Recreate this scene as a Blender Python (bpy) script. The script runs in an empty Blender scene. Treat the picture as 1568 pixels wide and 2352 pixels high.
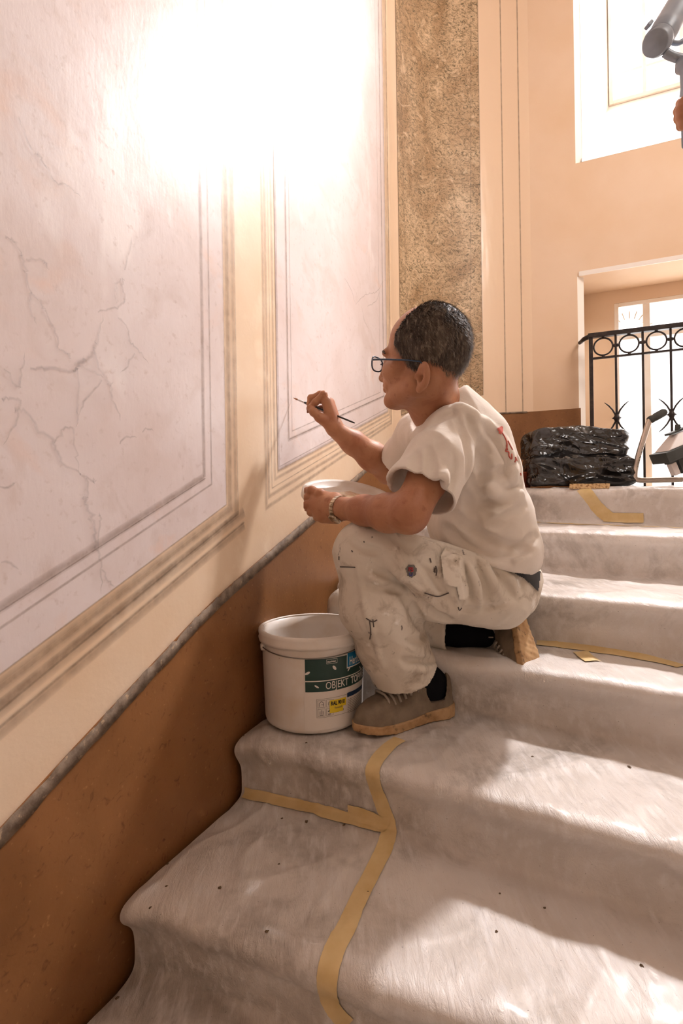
import bpy, bmesh, math, random
import numpy as np
from mathutils import Vector, Matrix
from mathutils.bvhtree import BVHTree
import openvdb
C = bpy.context.scene.collection
R = random.Random(7)
# ------------------------------------------------------------------ camera, light, exposure
EYE = 1.5            # eye height; every height h below is relative to the eye
F = 1240.0; TH = 0.0145
cam = bpy.data.objects.new('camera', bpy.data.cameras.new('camera')); C.objects.link(cam)
cam.location = (0, 0, EYE); cam.rotation_euler = (math.pi/2, TH, 0)
cam.data.sensor_fit = 'VERTICAL'; cam.data.sensor_height = 36.0; cam.data.lens = F/2352*36.0
cam.data.shift_y = -40/2352.0; cam.data.clip_start = 0.02
bpy.context.scene.camera = cam
vs = bpy.context.scene.view_settings
vs.view_transform = 'Standard'; vs.look = 'None'; vs.gamma = 1.0; vs.use_curve_mapping = False
vs.exposure = 0.31
world = bpy.data.worlds.new('world'); bpy.context.scene.world = world; world.use_nodes = True
world.node_tree.nodes['Background'].inputs[0].default_value = (1.0, 0.97, 0.95, 1)
world.node_tree.nodes['Background'].inputs[1].default_value = 1.6
# wall geometry in plan (x right, y away): left wall x = -.90+.45 y, back wall y = 3.3-.445 x, rounded corner
WD = np.array([.4103, .9119]); WN = np.array([.9119, -.4103]); W0 = np.array([-.90, 0.])
BD = np.array([.9136, -.4066]); BN = np.array([-.4066, -.9136])
KC = np.array([.4874, 3.0831]); RAD = .58
CEN = KC - WD*RAD + WN*RAD
SK = float((KC-W0)@WD)          # s of the sharp corner along the left wall
ST = SK-RAD; SE = ST+RAD*math.pi/2
TOP = 3.9
def wallxy(s, off=0.):          # s = running length on the whole wall, off = distance into the room
    if s < ST: p = W0+WD*s; n = WN
    elif s < SE:
        a = (s-ST)/RAD; n = WN*math.cos(a)+BN*math.sin(a); p = CEN-n*RAD
    else: p = KC+BD*(RAD+s-SE); n = BN
    return p+n*off
def WP(s, h, off=0.):
    p = wallxy(s, off); return Vector((p[0], p[1], EYE+h))
cr, sr = math.cos(TH), math.sin(TH)
def ray(px, py):
    u = (px-784)/F; v = (1136-py)/F
    return Vector((u*cr+v*sr, 1.0, -u*sr+v*cr))
def V(px, py, d): return Vector((0, 0, EYE))+ray(px, py)*d
def onwall(px, py):             # photo point -> (s,h) on the wall
    r = ray(px, py); d = np.array([r.x, r.y])
    t = (W0@WN)/(d@WN); p = d*t; s = (p-W0)@WD
    if 0 < t and s <= ST: return s, r.z*t
    b = d@CEN; a = d@d; c = CEN@CEN-RAD*RAD
    t = (b+math.sqrt(max(b*b-a*c, 0)))/a; n = (CEN-d*t)/RAD
    ang = math.atan2(n@BN, n@WN)
    if 0 <= ang <= math.pi/2: return ST+ang*RAD, r.z*t
    t = (KC@BN)/(d@BN); p = d*t
    return SE+(p-KC)@BD-RAD, r.z*t
def area(name, loc, target, sx, sy, power, col, spread=180):
    l = bpy.data.lights.new(name, 'AREA'); l.shape = 'RECTANGLE'; l.size = sx; l.size_y = sy
    l.energy = power; l.color = col; l.spread = math.radians(spread)
    o = bpy.data.objects.new(name, l); C.objects.link(o); o.location = loc
    o.rotation_euler = (Vector(target)-Vector(loc)).to_track_quat('-Z', 'Y').to_euler(); return o
def BWP(s, h, dep=0.):          # back wall: s from the sharp corner, dep = into the masonry
    p = KC+BD*s-BN*dep; return Vector((p[0], p[1], EYE+h))
# daylight standing in the two window openings (outside the panes), then an added fill
area('daylight_upper', BWP(1.40, 2.95, .8), BWP(1.0, 1.6, -1.6), 1.1, 1.3, 52, (1, .965, .98))
area('sunlit_sky', BWP(1.32, 3.25, .62), (.2, 1.2, EYE-.4), .24, .30, 150, (1, .96, .98), 120)
area('daylight_lower', BWP(1.45, .62, .6), BWP(1.2, 0., -2), 1.0, 1.0, 14, (1, .96, .94))
area('fill_side', (2.3, .2, EYE+2.7), (1.1, 2.9, EYE+1.1), 1.2, 1.2, 15, (1, .94, .90), 95)  # added fill lamp inside the stairwell for the back wall, no window there

# ------------------------------------------------------------------ helpers
def tag(o, label=None, cat=None, group=None, kind=None):
    if label: o['label'] = label
    if cat: o['category'] = cat
    if group: o['group'] = group
    if kind: o['kind'] = kind
    return o
def empty(name, loc=(0, 0, 0)):
    o = bpy.data.objects.new(name, None); C.objects.link(o); o.location = loc; o.empty_display_size = .05
    return o
def link(name, me, mat=None, parent=None, smooth=True):
    me.materials.clear()
    for m in (mat if isinstance(mat, (list, tuple)) else [mat]):
        if m: me.materials.append(m)
    if smooth: me.polygons.foreach_set('use_smooth', [True]*len(me.polygons))
    o = bpy.data.objects.new(name, me); C.objects.link(o)
    if parent:
        o.parent = parent; o.matrix_parent_inverse = Matrix.Translation(-parent.location)
    return o
def pydata(name, vs_, fs, mat, parent=None, smooth=True):
    me = bpy.data.meshes.new(name); me.from_pydata([tuple(v) for v in vs_], [], fs); me.update()
    return link(name, me, mat, parent, smooth)
def frombm(name, bm, mat, parent=None, smooth=False, bevel=0.):
    if bevel: bmesh.ops.bevel(bm, geom=bm.edges[:], offset=bevel, segments=2, affect='EDGES', profile=.6)
    bmesh.ops.recalc_face_normals(bm, faces=bm.faces[:])
    me = bpy.data.meshes.new(name); bm.to_mesh(me); bm.free()
    return link(name, me, mat, parent, smooth)
def hexa(bm, p):                # eight corners: bottom four then top four
    v = [bm.verts.new(q) for q in p]
    for f in ((0, 3, 2, 1), (4, 5, 6, 7), (0, 1, 5, 4), (1, 2, 6, 5), (2, 3, 7, 6), (3, 0, 4, 7)): bm.faces.new([v[i] for i in f])
def bbox_on(bm, fn, s0, s1, h0, h1, d0, d1):
    hexa(bm, [fn(s0, h0, d0), fn(s1, h0, d0), fn(s1, h0, d1), fn(s0, h0, d1), fn(s0, h1, d0), fn(s1, h1, d0), fn(s1, h1, d1), fn(s0, h1, d1)])
def tube(bm, pts, r, n=10, cap=True):
    pts = [Vector(p) for p in pts]; rs = r if isinstance(r, (list, tuple)) else [r]*len(pts)
    rings = []; prev = None
    for i, p in enumerate(pts):
        t = (pts[min(i+1, len(pts)-1)]-pts[max(i-1, 0)]).normalized()
        if prev is None: a = t.orthogonal().normalized()
        else: a = (prev-t*prev.dot(t)).normalized()
        prev = a; b = t.cross(a)
        rings.append([bm.verts.new(p+(a*math.cos(2*math.pi*k/n)+b*math.sin(2*math.pi*k/n))*rs[i]) for k in range(n)])
    for i in range(len(rings)-1):
        for k in range(n): bm.faces.new((rings[i][k], rings[i][(k+1) % n], rings[i+1][(k+1) % n], rings[i+1][k]))
    if cap:
        bm.faces.new(rings[0][::-1]); bm.faces.new(rings[-1])
def lathe(bm, prof, c, ax=Vector((0, 0, 1)), n=48, close=False):
    ax = Vector(ax).normalized(); a = ax.orthogonal().normalized(); b = ax.cross(a); c = Vector(c); rings = []
    for r, z in prof:
        rings.append([bm.verts.new(c+ax*z+(a*math.cos(2*math.pi*k/n)+b*math.sin(2*math.pi*k/n))*max(r, 1e-4)) for k in range(n)])
    m = len(rings)
    for i in range(m if close else m-1):
        j = (i+1) % m
        for k in range(n): bm.faces.new((rings[i][k], rings[i][(k+1) % n], rings[j][(k+1) % n], rings[j][k]))
    return rings
def spline(pts, n=8):           # catmull-rom through points (any dimension)
    P = [np.array(p, float) for p in pts]; P = [2*P[0]-P[1]]+P+[2*P[-1]-P[-2]]; out = []
    for i in range(1, len(P)-2):
        for k in range(n):
            t = k/n; a, b, c, d = P[i-1:i+3]
            out.append(.5*((2*b)+(-a+c)*t+(2*a-5*b+4*c-d)*t*t+(-a+3*b-3*c+d)*t**3))
    out.append(P[-2]); return out
# numpy gradient noise
_rs = np.random.RandomState(5); _perm = _rs.permutation(256); _perm = np.concatenate([_perm, _perm, _perm])
_g = _rs.randn(256, 3); _g /= np.linalg.norm(_g, axis=1)[:, None]
def noise(P, f=1., seed=0.):
    P = np.asarray(P, float)*f+seed*17.31; I = np.floor(P).astype(int); D = P-I; I &= 255
    U = D*D*D*(D*(D*6-15)+10); res = 0
    for dx in (0, 1):
        for dy in (0, 1):
            for dz in (0, 1):
                h = _perm[_perm[_perm[I[:, 0]+dx]+I[:, 1]+dy]+I[:, 2]+dz]
                g = _g[h]; w = (U[:, 0] if dx else 1-U[:, 0])*(U[:, 1] if dy else 1-U[:, 1])*(U[:, 2] if dz else 1-U[:, 2])
                res = res+w*((D[:, 0]-dx)*g[:, 0]+(D[:, 1]-dy)*g[:, 1]+(D[:, 2]-dz)*g[:, 2])
    return res
# ------------------------------------------------------------------ materials
def L(r, g, b):
    f = lambda c: (c/255/12.92 if c <= 10 else ((c/255+.055)/1.055)**2.4)
    return (f(r), f(g), f(b), 1)
class M:
    def __init__(s, name, col=(.8, .8, .8, 1), rough=.5, spec=.5, **kw):
        s.m = bpy.data.materials.new(name); s.m.use_nodes = True; s.t = s.m.node_tree; s.n = s.t.nodes
        s.b = s.n['Principled BSDF']; s.b.inputs['Base Color'].default_value = col
        s.b.inputs['Roughness'].default_value = rough; s.b.inputs['Specular IOR Level'].default_value = spec
        for k, v in kw.items(): s.b.inputs[k.replace('_', ' ')].default_value = v
        s.tc = s.n.new('ShaderNodeTexCoord'); s.col = None
    def lk(s, a, b): s.t.links.new(a, b)
    def noise(s, scale, detail=4, rough=.55, stretch=None, dist=0., coord='Object', rot=None):
        src = s.tc.outputs[coord]
        if stretch or rot:
            mp = s.n.new('ShaderNodeMapping'); s.lk(src, mp.inputs[0])
            if stretch: mp.inputs['Scale'].default_value = stretch
            if rot: mp.inputs['Rotation'].default_value = rot
            src = mp.outputs[0]
        t = s.n.new('ShaderNodeTexNoise'); s.lk(src, t.inputs['Vector'])
        t.inputs['Scale'].default_value = scale; t.inputs['Detail'].default_value = detail
        t.inputs['Roughness'].default_value = rough; t.inputs['Distortion'].default_value = dist
        return t.outputs['Fac']
    def ramp(s, src, stops, interp='LINEAR'):
        r = s.n.new('ShaderNodeValToRGB'); s.lk(src, r.inputs[0]); cr_ = r.color_ramp; cr_.interpolation = interp
        while len(cr_.elements) > 1: cr_.elements.remove(cr_.elements[-1])
        cr_.elements[0].position = stops[0][0]; cr_.elements[0].color = stops[0][1]
        for p, c in stops[1:]: e = cr_.elements.new(p); e.color = c
        return r.outputs[0]
    def mix(s, a, b, fac, mode='MIX'):
        x = s.n.new('ShaderNodeMix'); x.data_type = 'RGBA'; x.blend_type = mode
        for sock, v in ((x.inputs[6], a), (x.inputs[7], b), (x.inputs[0], fac)):
            if hasattr(v, 'is_output'): s.lk(v, sock)
            else: sock.default_value = v
        return x.outputs[2]
    def setcol(s, src): s.lk(src, s.b.inputs['Base Color']); s.col = src; return s
    def blotch(s, a, b, scale=5, lo=.4, hi=.65, **kw):      # colour a with blotches of b
        f = s.ramp(s.noise(scale, **kw), [(lo, (0, 0, 0, 1)), (hi, (1, 1, 1, 1))])
        return s.setcol(s.mix(s.col if a is None else a, b, f))
    def bump(s, src, dist=.002, strength=.5):
        bp = s.n.new('ShaderNodeBump'); s.lk(src, bp.inputs['Height']); bp.inputs['Distance'].default_value = dist
        bp.inputs['Strength'].default_value = strength
        if s.b.inputs['Normal'].is_linked: s.lk(s.b.inputs['Normal'].links[0].from_socket, bp.inputs['Normal'])
        s.lk(bp.outputs[0], s.b.inputs['Normal']); return s
K0, K1 = (0, 0, 0, 1), (1, 1, 1, 1)
cream = M('cream_plaster', rough=.38, spec=.4)
cream.blotch(L(236, 214, 188), L(228, 200, 168), 3, .35, .7); cream.blotch(None, L(244, 224, 198), 9, .55, .75)
cream.bump(cream.noise(9, 6), .004, .35); cream.bump(cream.noise(90, 4), .0008, .4)
peachg = M('glossy_peach_plaster', L(238, 210, 180), .26, .6); peachg.bump(peachg.noise(7, 3, stretch=(1, 1, .35)), .012, .5)
peach = M('peach_plaster', rough=.6, spec=.3)
peach.blotch(L(234, 206, 178), L(228, 196, 162), 2.5, .35, .7); peach.bump(peach.noise(60, 5), .001, .3)
plain = M('plain_wall_paint', L(214, 196, 176), rough=.7)
white_rev = M('white_reveal_paint', L(246, 236, 226), rough=.5)
white_rev.bump(white_rev.noise(30, 4), .001, .3)
marble = M('painted_marble_field', rough=.33, spec=.4)
marble.blotch(L(228, 217, 216), L(219, 204, 200), 3.2, .38, .66, dist=.6)
marble.blotch(None, L(212, 196, 190), 9, .52, .8, detail=8, dist=1.2); marble.blotch(None, L(226, 200, 188), 5, .6, .78, dist=.8)
marble.blotch(None, L(240, 232, 230), 6, .62, .72, stretch=(1, 1, .35)); marble.blotch(None, L(206, 190, 184), 60, .6, .8, detail=3)
marble.bump(marble.noise(7, 7), .005, .35); marble.bump(marble.noise(120, 3, stretch=(1, 1, .3)), .0006, .4)
brown = M('ochre_brown_wainscot', rough=.42, spec=.4)
brown.blotch(L(146, 100, 60), L(124, 82, 46), 4, .35, .68, dist=.5); brown.blotch(None, L(96, 56, 30), 55, .6, .78, detail=5, dist=1.)
brown.blotch(None, L(178, 126, 80), 90, .64, .8, detail=4); brown.bump(brown.noise(120, 5), .001, .35)
greyband = M('grey_filler_band', rough=.75)
greyband.blotch(L(142, 124, 106), L(100, 82, 66), 40, .4, .65, detail=6); greyband.blotch(None, L(176, 150, 120), 70, .62, .7)
greyband.bump(greyband.noise(80, 6), .003, .6)
pil = M('brown_speckled_marble', rough=.5, spec=.4)
pil.blotch(L(212, 184, 148), L(172, 138, 100), 2.6, .38, .62, dist=2, stretch=(1, 1, .6))
pil.blotch(None, L(112, 90, 58), 26, .47, .62, detail=9, rough=.75, dist=2.5, stretch=(1, 1, 1.6), rot=(0, .6, 0))
pil.blotch(None, L(76, 70, 48), 90, .54, .64, detail=6, rough=.7, dist=1.5); pil.blotch(None, L(224, 198, 164), 8, .58, .75, detail=6, dist=3)
pil.bump(pil.noise(80, 5), .0008, .3)
def soft_line(name, col, power=1.4, cut=.35, gain=.5):
    m = M(name, col, rough=.4); t = m.t
    uv = m.n.new('ShaderNodeSeparateXYZ'); m.lk(m.tc.outputs['UV'], uv.inputs[0])
    def mt(op, a, b=None):
        x = m.n.new('ShaderNodeMath'); x.operation = op
        for i, v in enumerate((a, b)):
            if v is None: continue
            if hasattr(v, 'is_output'): m.lk(v, x.inputs[i])
            else: x.inputs[i].default_value = v
        return x.outputs[0]
    tri = mt('SUBTRACT', 1.0, mt('ABSOLUTE', mt('SUBTRACT', mt('MULTIPLY', uv.outputs[1], 2.0), 1.0)))
    pw = mt('POWER', tri, power)
    nz = m.noise(35, 5, .65)
    al = mt('MINIMUM', 1.0, mt('MULTIPLY', mt('MULTIPLY', pw, mt('ADD', cut, mt('MULTIPLY', nz, 1.5))), gain))
    m.lk(al, m.b.inputs['Alpha']); return m
ln_brown = soft_line('painted_line_sepia', L(180, 142, 104), 1.2, -.1, .42)
ln_thin = soft_line('painted_line_umber', L(142, 116, 96), .6, .0, .4)
ln_light = soft_line('painted_line_highlight', L(248, 238, 228), 1.2, -.1)
ln_ochre = soft_line('painted_line_ochre', L(206, 162, 118), 1.2, -.1)
ln_vein = soft_line('painted_vein_grey', L(165, 152, 150), .9, -.2, .45)
ln_dark = soft_line('painted_line_dark_umber', L(104, 84, 62), .5, .5, .8)
# ------------------------------------------------------------------ walls
def wallseg(name, ss, h0, h1, mat, th=.12, caps=True):
    vs2, fs = [], []; n = len(ss)
    hs = np.linspace(h0, h1, 2)
    for off in (0, -th):
        for h in hs:
            for s in ss: vs2.append(WP(s, h, off))
    q = lambda l, j, i: l*2*n+j*n+i
    for i in range(n-1):
        fs += [(q(0, 0, i), q(0, 1, i), q(0, 1, i+1), q(0, 0, i+1)), (q(1, 0, i), q(1, 0, i+1), q(1, 1, i+1), q(1, 1, i)),
               ]+([(q(0, 1, i), q(1, 1, i), q(1, 1, i+1), q(0, 1, i+1)), (q(0, 0, i), q(0, 0, i+1), q(1, 0, i+1), q(1, 0, i))] if caps else [])
    for i in ((0, n-1) if caps else ()): fs.append((q(0, 0, i), q(1, 0, i), q(1, 1, i), q(0, 1, i)))
    bm = bmesh.new(); bv = [bm.verts.new(v) for v in vs2]
    for f in fs: bm.faces.new([bv[k] for k in f])
    o = frombm(name, bm, mat, smooth=False)
    return o
FLOOR_H = -EYE
wall_left = tag(wallseg('wall_left', [-1.9, ST], FLOOR_H, TOP, cream.m), kind='structure')
wall_corner = tag(wallseg('wall_corner', list(np.linspace(ST, SE, 48)), FLOOR_H, TOP, peachg.m, caps=False), kind='structure')
wall_corner.data.polygons.foreach_set('use_smooth', [True]*len(wall_corner.data.polygons))
def onplane(px, py, dep):
    r = ray(px, py); d = np.array([r.x, r.y]); P = KC-BN*dep
    t = (P@BN)/(d@BN); return float((d*t-P)@BD), r.z*t
SL = onplane(1343, 850, 0)[0]; SR = SL+1.3
HL = onplane(1345, 632, 0)[1]; HU0 = onplane(1328, 374, 0)[1]; HU1 = 3.7
ul, uh = onplane(1396, 60, .33)[0], onplane(1400, 240, .33)[1]; ur = SR-.1
bm = bmesh.new(); G = 4.6
for a in ((RAD, SL-.03, FLOOR_H, TOP), (SL-.03, SL, FLOOR_H, 0), (SL-.03, SL, HL, HU0), (SL-.03, SL, HU1, TOP), (SR, G, FLOOR_H, TOP), (SL, SR, FLOOR_H, -.02), (SL, SR, HL, HU0), (SL, SR, HU1, TOP)):
    bbox_on(bm, BWP, a[0], a[1], a[2], a[3], 0, .35)
wl = onplane(1411, 800, .30)[0]; wt = onplane(1415, 697, .30)[1]; wr = SR-.12
for a in ((SL, wl, -.02, HL), (wr, SR, -.02, HL), (wl, wr, wt, HL)):
    bbox_on(bm, BWP, a[0], a[1], a[2], a[3], .30, .349)
wall_back = tag(frombm('wall_back', bm, peach.m), kind='structure')
bm = bmesh.new()        # splayed jambs and steep sill of the upper opening
B = BWP; e = .002
hexa(bm, [B(SL, HU0, .03), B(SL+e, HU0, .03), B(ul, HU0, .348), B(SL, HU0, .348), B(SL, HU1, .03), B(SL+e, HU1, .03), B(ul, HU1, .348), B(SL, HU1, .348)])
hexa(bm, [B(SR-e, HU0, 0), B(SR, HU0, 0), B(SR, HU0, .348), B(ur, HU0, .348), B(SR-e, HU1, 0), B(SR, HU1, 0), B(SR, HU1, .348), B(ur, HU1, .348)])
hexa(bm, [B(SL, HU0, 0), B(SR, HU0, 0), B(SR, HU0, .348), B(SL, HU0, .348), B(SL, HU0+e, 0), B(SR, HU0+e, 0), B(SR, uh, .348), B(SL, uh, .348)])
tag(frombm('trim_1', bm, white_rev.m), kind='structure')
bm = bmesh.new()        # window-lit edges of the openings, put in as white chamfers and a strip
for h0, h1 in ((HU0, HU1), (0, HL)): hexa(bm, [B(SL-.03, h0, 0), B(SL, h0, .03), B(SL, h0, .35), B(SL-.03, h0, .35), B(SL-.03, h1, 0), B(SL, h1, .03), B(SL, h1, .35), B(SL-.03, h1, .35)])
bbox_on(bm, BWP, SL-.022, SR, HL, HL+.022, -.006, 0)
tag(frombm('trim_2', bm, white_rev.m), kind='structure')
# rest of the stairwell, out of frame
bm = bmesh.new(); pr = BWP(G-1.6, 0); xr = 2.7
hexa(bm, [(xr, -1.9, 0), (xr+.12, -1.9, 0), (xr+.12, 2.3, 0), (xr, 2.3, 0), (xr, -1.9, EYE+TOP), (xr+.12, -1.9, EYE+TOP), (xr+.12, 2.3, EYE+TOP), (xr, 2.3, EYE+TOP)])
tag(frombm('wall_right', bm, plain.m), kind='structure')
bm = bmesh.new()
hexa(bm, [(-2.2, -1.9, 0), (xr, -1.9, 0), (xr, -1.78, 0), (-2.2, -1.78, 0), (-2.2, -1.9, EYE+TOP), (xr, -1.9, EYE+TOP), (xr, -1.78, EYE+TOP), (-2.2, -1.78, EYE+TOP)])
tag(frombm('wall_rear', bm, plain.m), kind='structure')
bm = bmesh.new(); hexa(bm, [(-2.2, -2, EYE+TOP), (4, -2, EYE+TOP), (4, 4, EYE+TOP), (-2.2, 4, EYE+TOP), (-2.2, -2, EYE+TOP+.1), (4, -2, EYE+TOP+.1), (4, 4, EYE+TOP+.1), (-2.2, 4, EYE+TOP+.1)])
tag(frombm('ceiling', bm, plain.m), kind='structure')
bm = bmesh.new(); hexa(bm, [(-2.2, -2, -.1), (4, -2, -.1), (4, 4, -.1), (-2.2, 4, -.1), (-2.2, -2, 0), (4, -2, 0), (4, 4, 0), (-2.2, 4, 0)])
stone = M('stair_stone', rough=.6); stone.blotch(L(120, 108, 96), L(84, 76, 68), 12, .4, .7)
tag(frombm('floor', bm, stone.m), kind='structure')

# painted skins on the wall ------------------------------------------------
def refine(pts, step=.03):
    out = [np.array(pts[0], float)]
    for a, b in zip(pts[:-1], pts[1:]):
        a = np.array(a, float); b = np.array(b, float); n = max(1, int(np.linalg.norm(b-a)/step))
        for k in range(1, n+1): out.append(a+(b-a)*k/n)
    return out
def ribbon(bm, uvl, pts, w, off, taper=False, mi=0, step=.03):
    pts = refine(pts, step); acc = 0; rows = []
    for i, p in enumerate(pts):
        a, b = pts[max(i-1, 0)], pts[min(i+1, len(pts)-1)]; t = b-a; t = t/max(np.linalg.norm(t), 1e-9)
        if 0 < i < len(pts)-1:
            t1 = (p-a)/max(np.linalg.norm(p-a), 1e-9); n1 = np.array([-t1[1], t1[0]]); n = np.array([-t[1], t[0]])
            k = 1/max(.5, n1@n)
        else: n = np.array([-t[1], t[0]]); k = 1
        if i: acc += np.linalg.norm(p-a) if False else np.linalg.norm(p-pts[i-1])
        ww = w(i/(len(pts)-1)) if callable(w) else w
        if taper: ww *= max(.15, math.sin(math.pi*min(1, .12+.88*i/(len(pts)-1)))**.5)
        q0 = p-n*k*ww/2; q1 = p+n*k*ww/2
        rows.append((bm.verts.new(WP(q0[0], q0[1], off)), bm.verts.new(WP(q1[0], q1[1], off)), acc))
    for r0, r1 in zip(rows[:-1], rows[1:]):
        f = bm.faces.new((r0[0], r1[0], r1[1], r0[1])); f.material_index = mi
        for lp, uv in zip(f.loops, ((r0[2], 0), (r1[2], 0), (r1[2], 1), (r0[2], 1))): lp[uvl].uv = uv
def strip_obj(name, items, mats, parent, label=None, kind=None):
    bm = bmesh.new(); uvl = bm.loops.layers.uv.new('UVMap')
    for pts, w, off, mi in items: ribbon(bm, uvl, pts, w, off, mi=mi)
    me = bpy.data.meshes.new(name); bm.to_mesh(me); bm.free()
    o = link(name, me, [m.m for m in mats], parent, smooth=False)
    return tag(o, label, kind=kind)
def panel_fill(name, poly, mat, off, parent, label):
    # poly: (s,h) corners, sides vertical: [(s0,hb0),(s1,hb1),...bottom..., then top]; bottom polyline given
    bot = refine(poly, .04); top = TOP-.35
    bm = bmesh.new(); prev = None
    for s, h in bot:
        cur = [bm.verts.new(WP(s, hh, off)) for hh in np.linspace(h, top, 6)]
        if prev:
            for k in range(5): bm.faces.new((prev[k], prev[k+1], cur[k+1], cur[k]))
        prev = cur
    me = bpy.data.meshes.new(name); bm.to_mesh(me); bm.free()
    return tag(link(name, me, mat, parent, smooth=False), label)
def slant(x0, y0, x1, y1, ext=None):     # photo segment -> wall segment, optionally extended to a given s
    a = np.array(onwall(x0, y0)); b = np.array(onwall(x1, y1))
    if ext is not None: a = b+(a-b)*((b[0]-ext)/(b[0]-a[0]))
    return [tuple(a), tuple(b)]
TP = TOP-.35
ms = [ln_thin, ln_brown, ln_light, ln_ochre, ln_dark]
# left panel (its left side lies out of frame)
A = -.05
def frame_left(x0, y0, x1, y1): 
    a, b = slant(x0, y0, x1, y1, A); return [a, b, (b[0], TP)]
P3 = frame_left(64, 1500, 519, 1159)
panel_fill('painted_field', [P3[0], P3[1]], marble.m, .0008, wall_left, 'pale pink-grey painted marble field with grey veins, left panel')
it = []
def offs(P, d):   # shift a frame outward by d metres (down and to the right)
    (a0, a1), (b0, b1), (c0, c1) = P
    sl = (b1-a1)/(b0-a0); dv = d*math.sqrt(1+sl*sl)
    nb = (b0+d, b1-dv+sl*d); return [(a0, a1-dv), nb, (nb[0], c1)]
P1 = frame_left(0, 1395, 468, 1095); it.append((P1[:2], .020, .0014, 1)); it.append((offs(P1, .005)[:2], .003, .0016, 0)); it.append((P1[1:], .014, .0014, 2))
it.append((frame_left(0, 1442, 485, 1112), .006, .0014, 0))
it.append((P3, .005, .0018, 0)); it.append((offs(P3, .012), .020, .0014, 2)); it.append((offs(P3, .022), .016, .0016, 3)); it.append((offs(P3, .040), .022, .0014, 2))
P4 = frame_left(164, 1495, 546, 1180); it.append((P4, .005, .0016, 0))
q = slant(213, 1500, 560, 1206, A); it.append((q, .026, .0014, 1)); it.append(([(q[0][0], q[0][1]+.008), (q[1][0], q[1][1]+.008)], .006, .0018, 0))
it.append(([(q[0][0], q[0][1]+.035), (q[1][0], q[1][1]+.035)], .03, .0012, 2))
strip_obj('painted_moulding', it, ms, wall_left, 'sepia painted moulding lines framing the left panel')
# right panel
def frame_right(x0, y0, x1, y1):
    a, b = onwall(x0, y0), onwall(x1, y1); return [(a[0], TP), a, b, (b[0], TP)]
F3 = frame_right(638, 1081, 890, 945)
panel_fill('painted_field', [F3[1], F3[2]], marble.m, .0008, wall_left, 'smaller pale painted marble field the brush is touching')
it = []
for fr, w, mi in ((frame_right(611, 1166, 898, 972), .014, 3), (frame_right(624, 1121, 895, 959), .005, 0), (frame_right(641, 1072, 888, 938), .005, 0),
                  (F3, .014, 1), (frame_right(662, 1010, 881, 910), .012, 3), (frame_right(670, 990, 873, 901), .005, 0), (frame_right(663, 1009, 881, 909), .004, 0),
                  (frame_right(617, 1140, 897, 966), .014, 2), (frame_right(631, 1100, 893, 952), .012, 2)):
    it.append((fr, w, .0012+.0002*mi, mi))
strip_obj('painted_moulding', it, ms, wall_left, 'ochre painted moulding lines framing the smaller panel')
# veins
veins = [[(10, 545), (30, 555), (48, 590), (58, 625), (66, 668), (95, 702), (103, 715)], [(55, 598), (95, 597), (108, 620)],
    [(66, 668), (68, 705), (82, 745)], [(103, 715), (128, 775), (135, 803)], [(133, 803), (152, 812), (160, 826)], [(168, 852), (178, 836), (195, 828), (212, 808), (222, 778), (235, 725)],
    [(222, 714), (262, 710), (283, 690), (278, 655), (284, 640)], [(285, 622), (300, 545)], [(212, 808), (228, 850), (248, 880), (258, 920), (276, 965)], [(178, 842), (215, 855), (240, 868)],
    [(245, 882), (258, 882)], [(70, 848), (110, 846), (165, 852), (176, 845)], [(178, 848), (177, 945), (172, 985)], [(232, 876), (195, 918), (178, 950)],
    [(30, 938), (58, 948), (90, 992), (118, 1010), (132, 1045), (145, 1068), (175, 1080), (182, 1090)], [(122, 1018), (138, 990), (163, 982), (172, 1030), (178, 1082)],
    [(182, 1090), (205, 1102), (218, 1103)], [(198, 1098), (198, 1140), (192, 1150), (208, 1185), (215, 1225), (222, 1262), (230, 1300), (230, 1366)], [(222, 1262), (228, 1200), (225, 1180)],
    [(270, 728), (290, 755), (296, 785), (312, 800), (340, 835)], [(305, 810), (278, 860)], [(0, 918), (25, 915), (42, 925), (30, 980), (5, 1020)], [(5, 848), (40, 890), (45, 850), (55, 815)],
    [(270, 1018), (288, 1005), (312, 1003)], [(325, 990), (350, 987)], [(0, 1122), (35, 1110)], [(0, 1290), (45, 1303)], [(232, 1305), (245, 1335), (262, 1345)],
    [(40, 270), (70, 345), (95, 370), (125, 420), (150, 425), (182, 455)], [(275, 640), (262, 668), (268, 700)],
    [(790, 640), (805, 668), (815, 700)], [(815, 700), (835, 680), (865, 668), (878, 645)], [(842, 705), (862, 690), (870, 670)], [(845, 755), (835, 735), (828, 700)]]
bm = bmesh.new(); uvl = bm.loops.layers.uv.new('UVMap')
for i, v in enumerate(veins):
    P = [np.array(onwall(*p)) for p in v]; P = refine([tuple(p) for p in spline(P, 5)], .012); rr = random.Random(i)
    P = [p+np.array([rr.gauss(0, .0016), rr.gauss(0, .0016)]) for p in P]
    big = i in (5, 8, 14, 17, 11); ribbon(bm, uvl, P, .0085 if big else .006, .0022+.00003*i, taper=True, step=.01)
s_, h_ = onwall(184, 833); ribbon(bm, uvl, [(s_-.015, h_-.008), (s_+.012, h_+.008)], .014, .0035, taper=True, step=.005)
me = bpy.data.meshes.new('painted_veins'); bm.to_mesh(me); bm.free()
tag(link('painted_veins', me, ln_vein.m, wall_left, False), kind='stuff')
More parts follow.
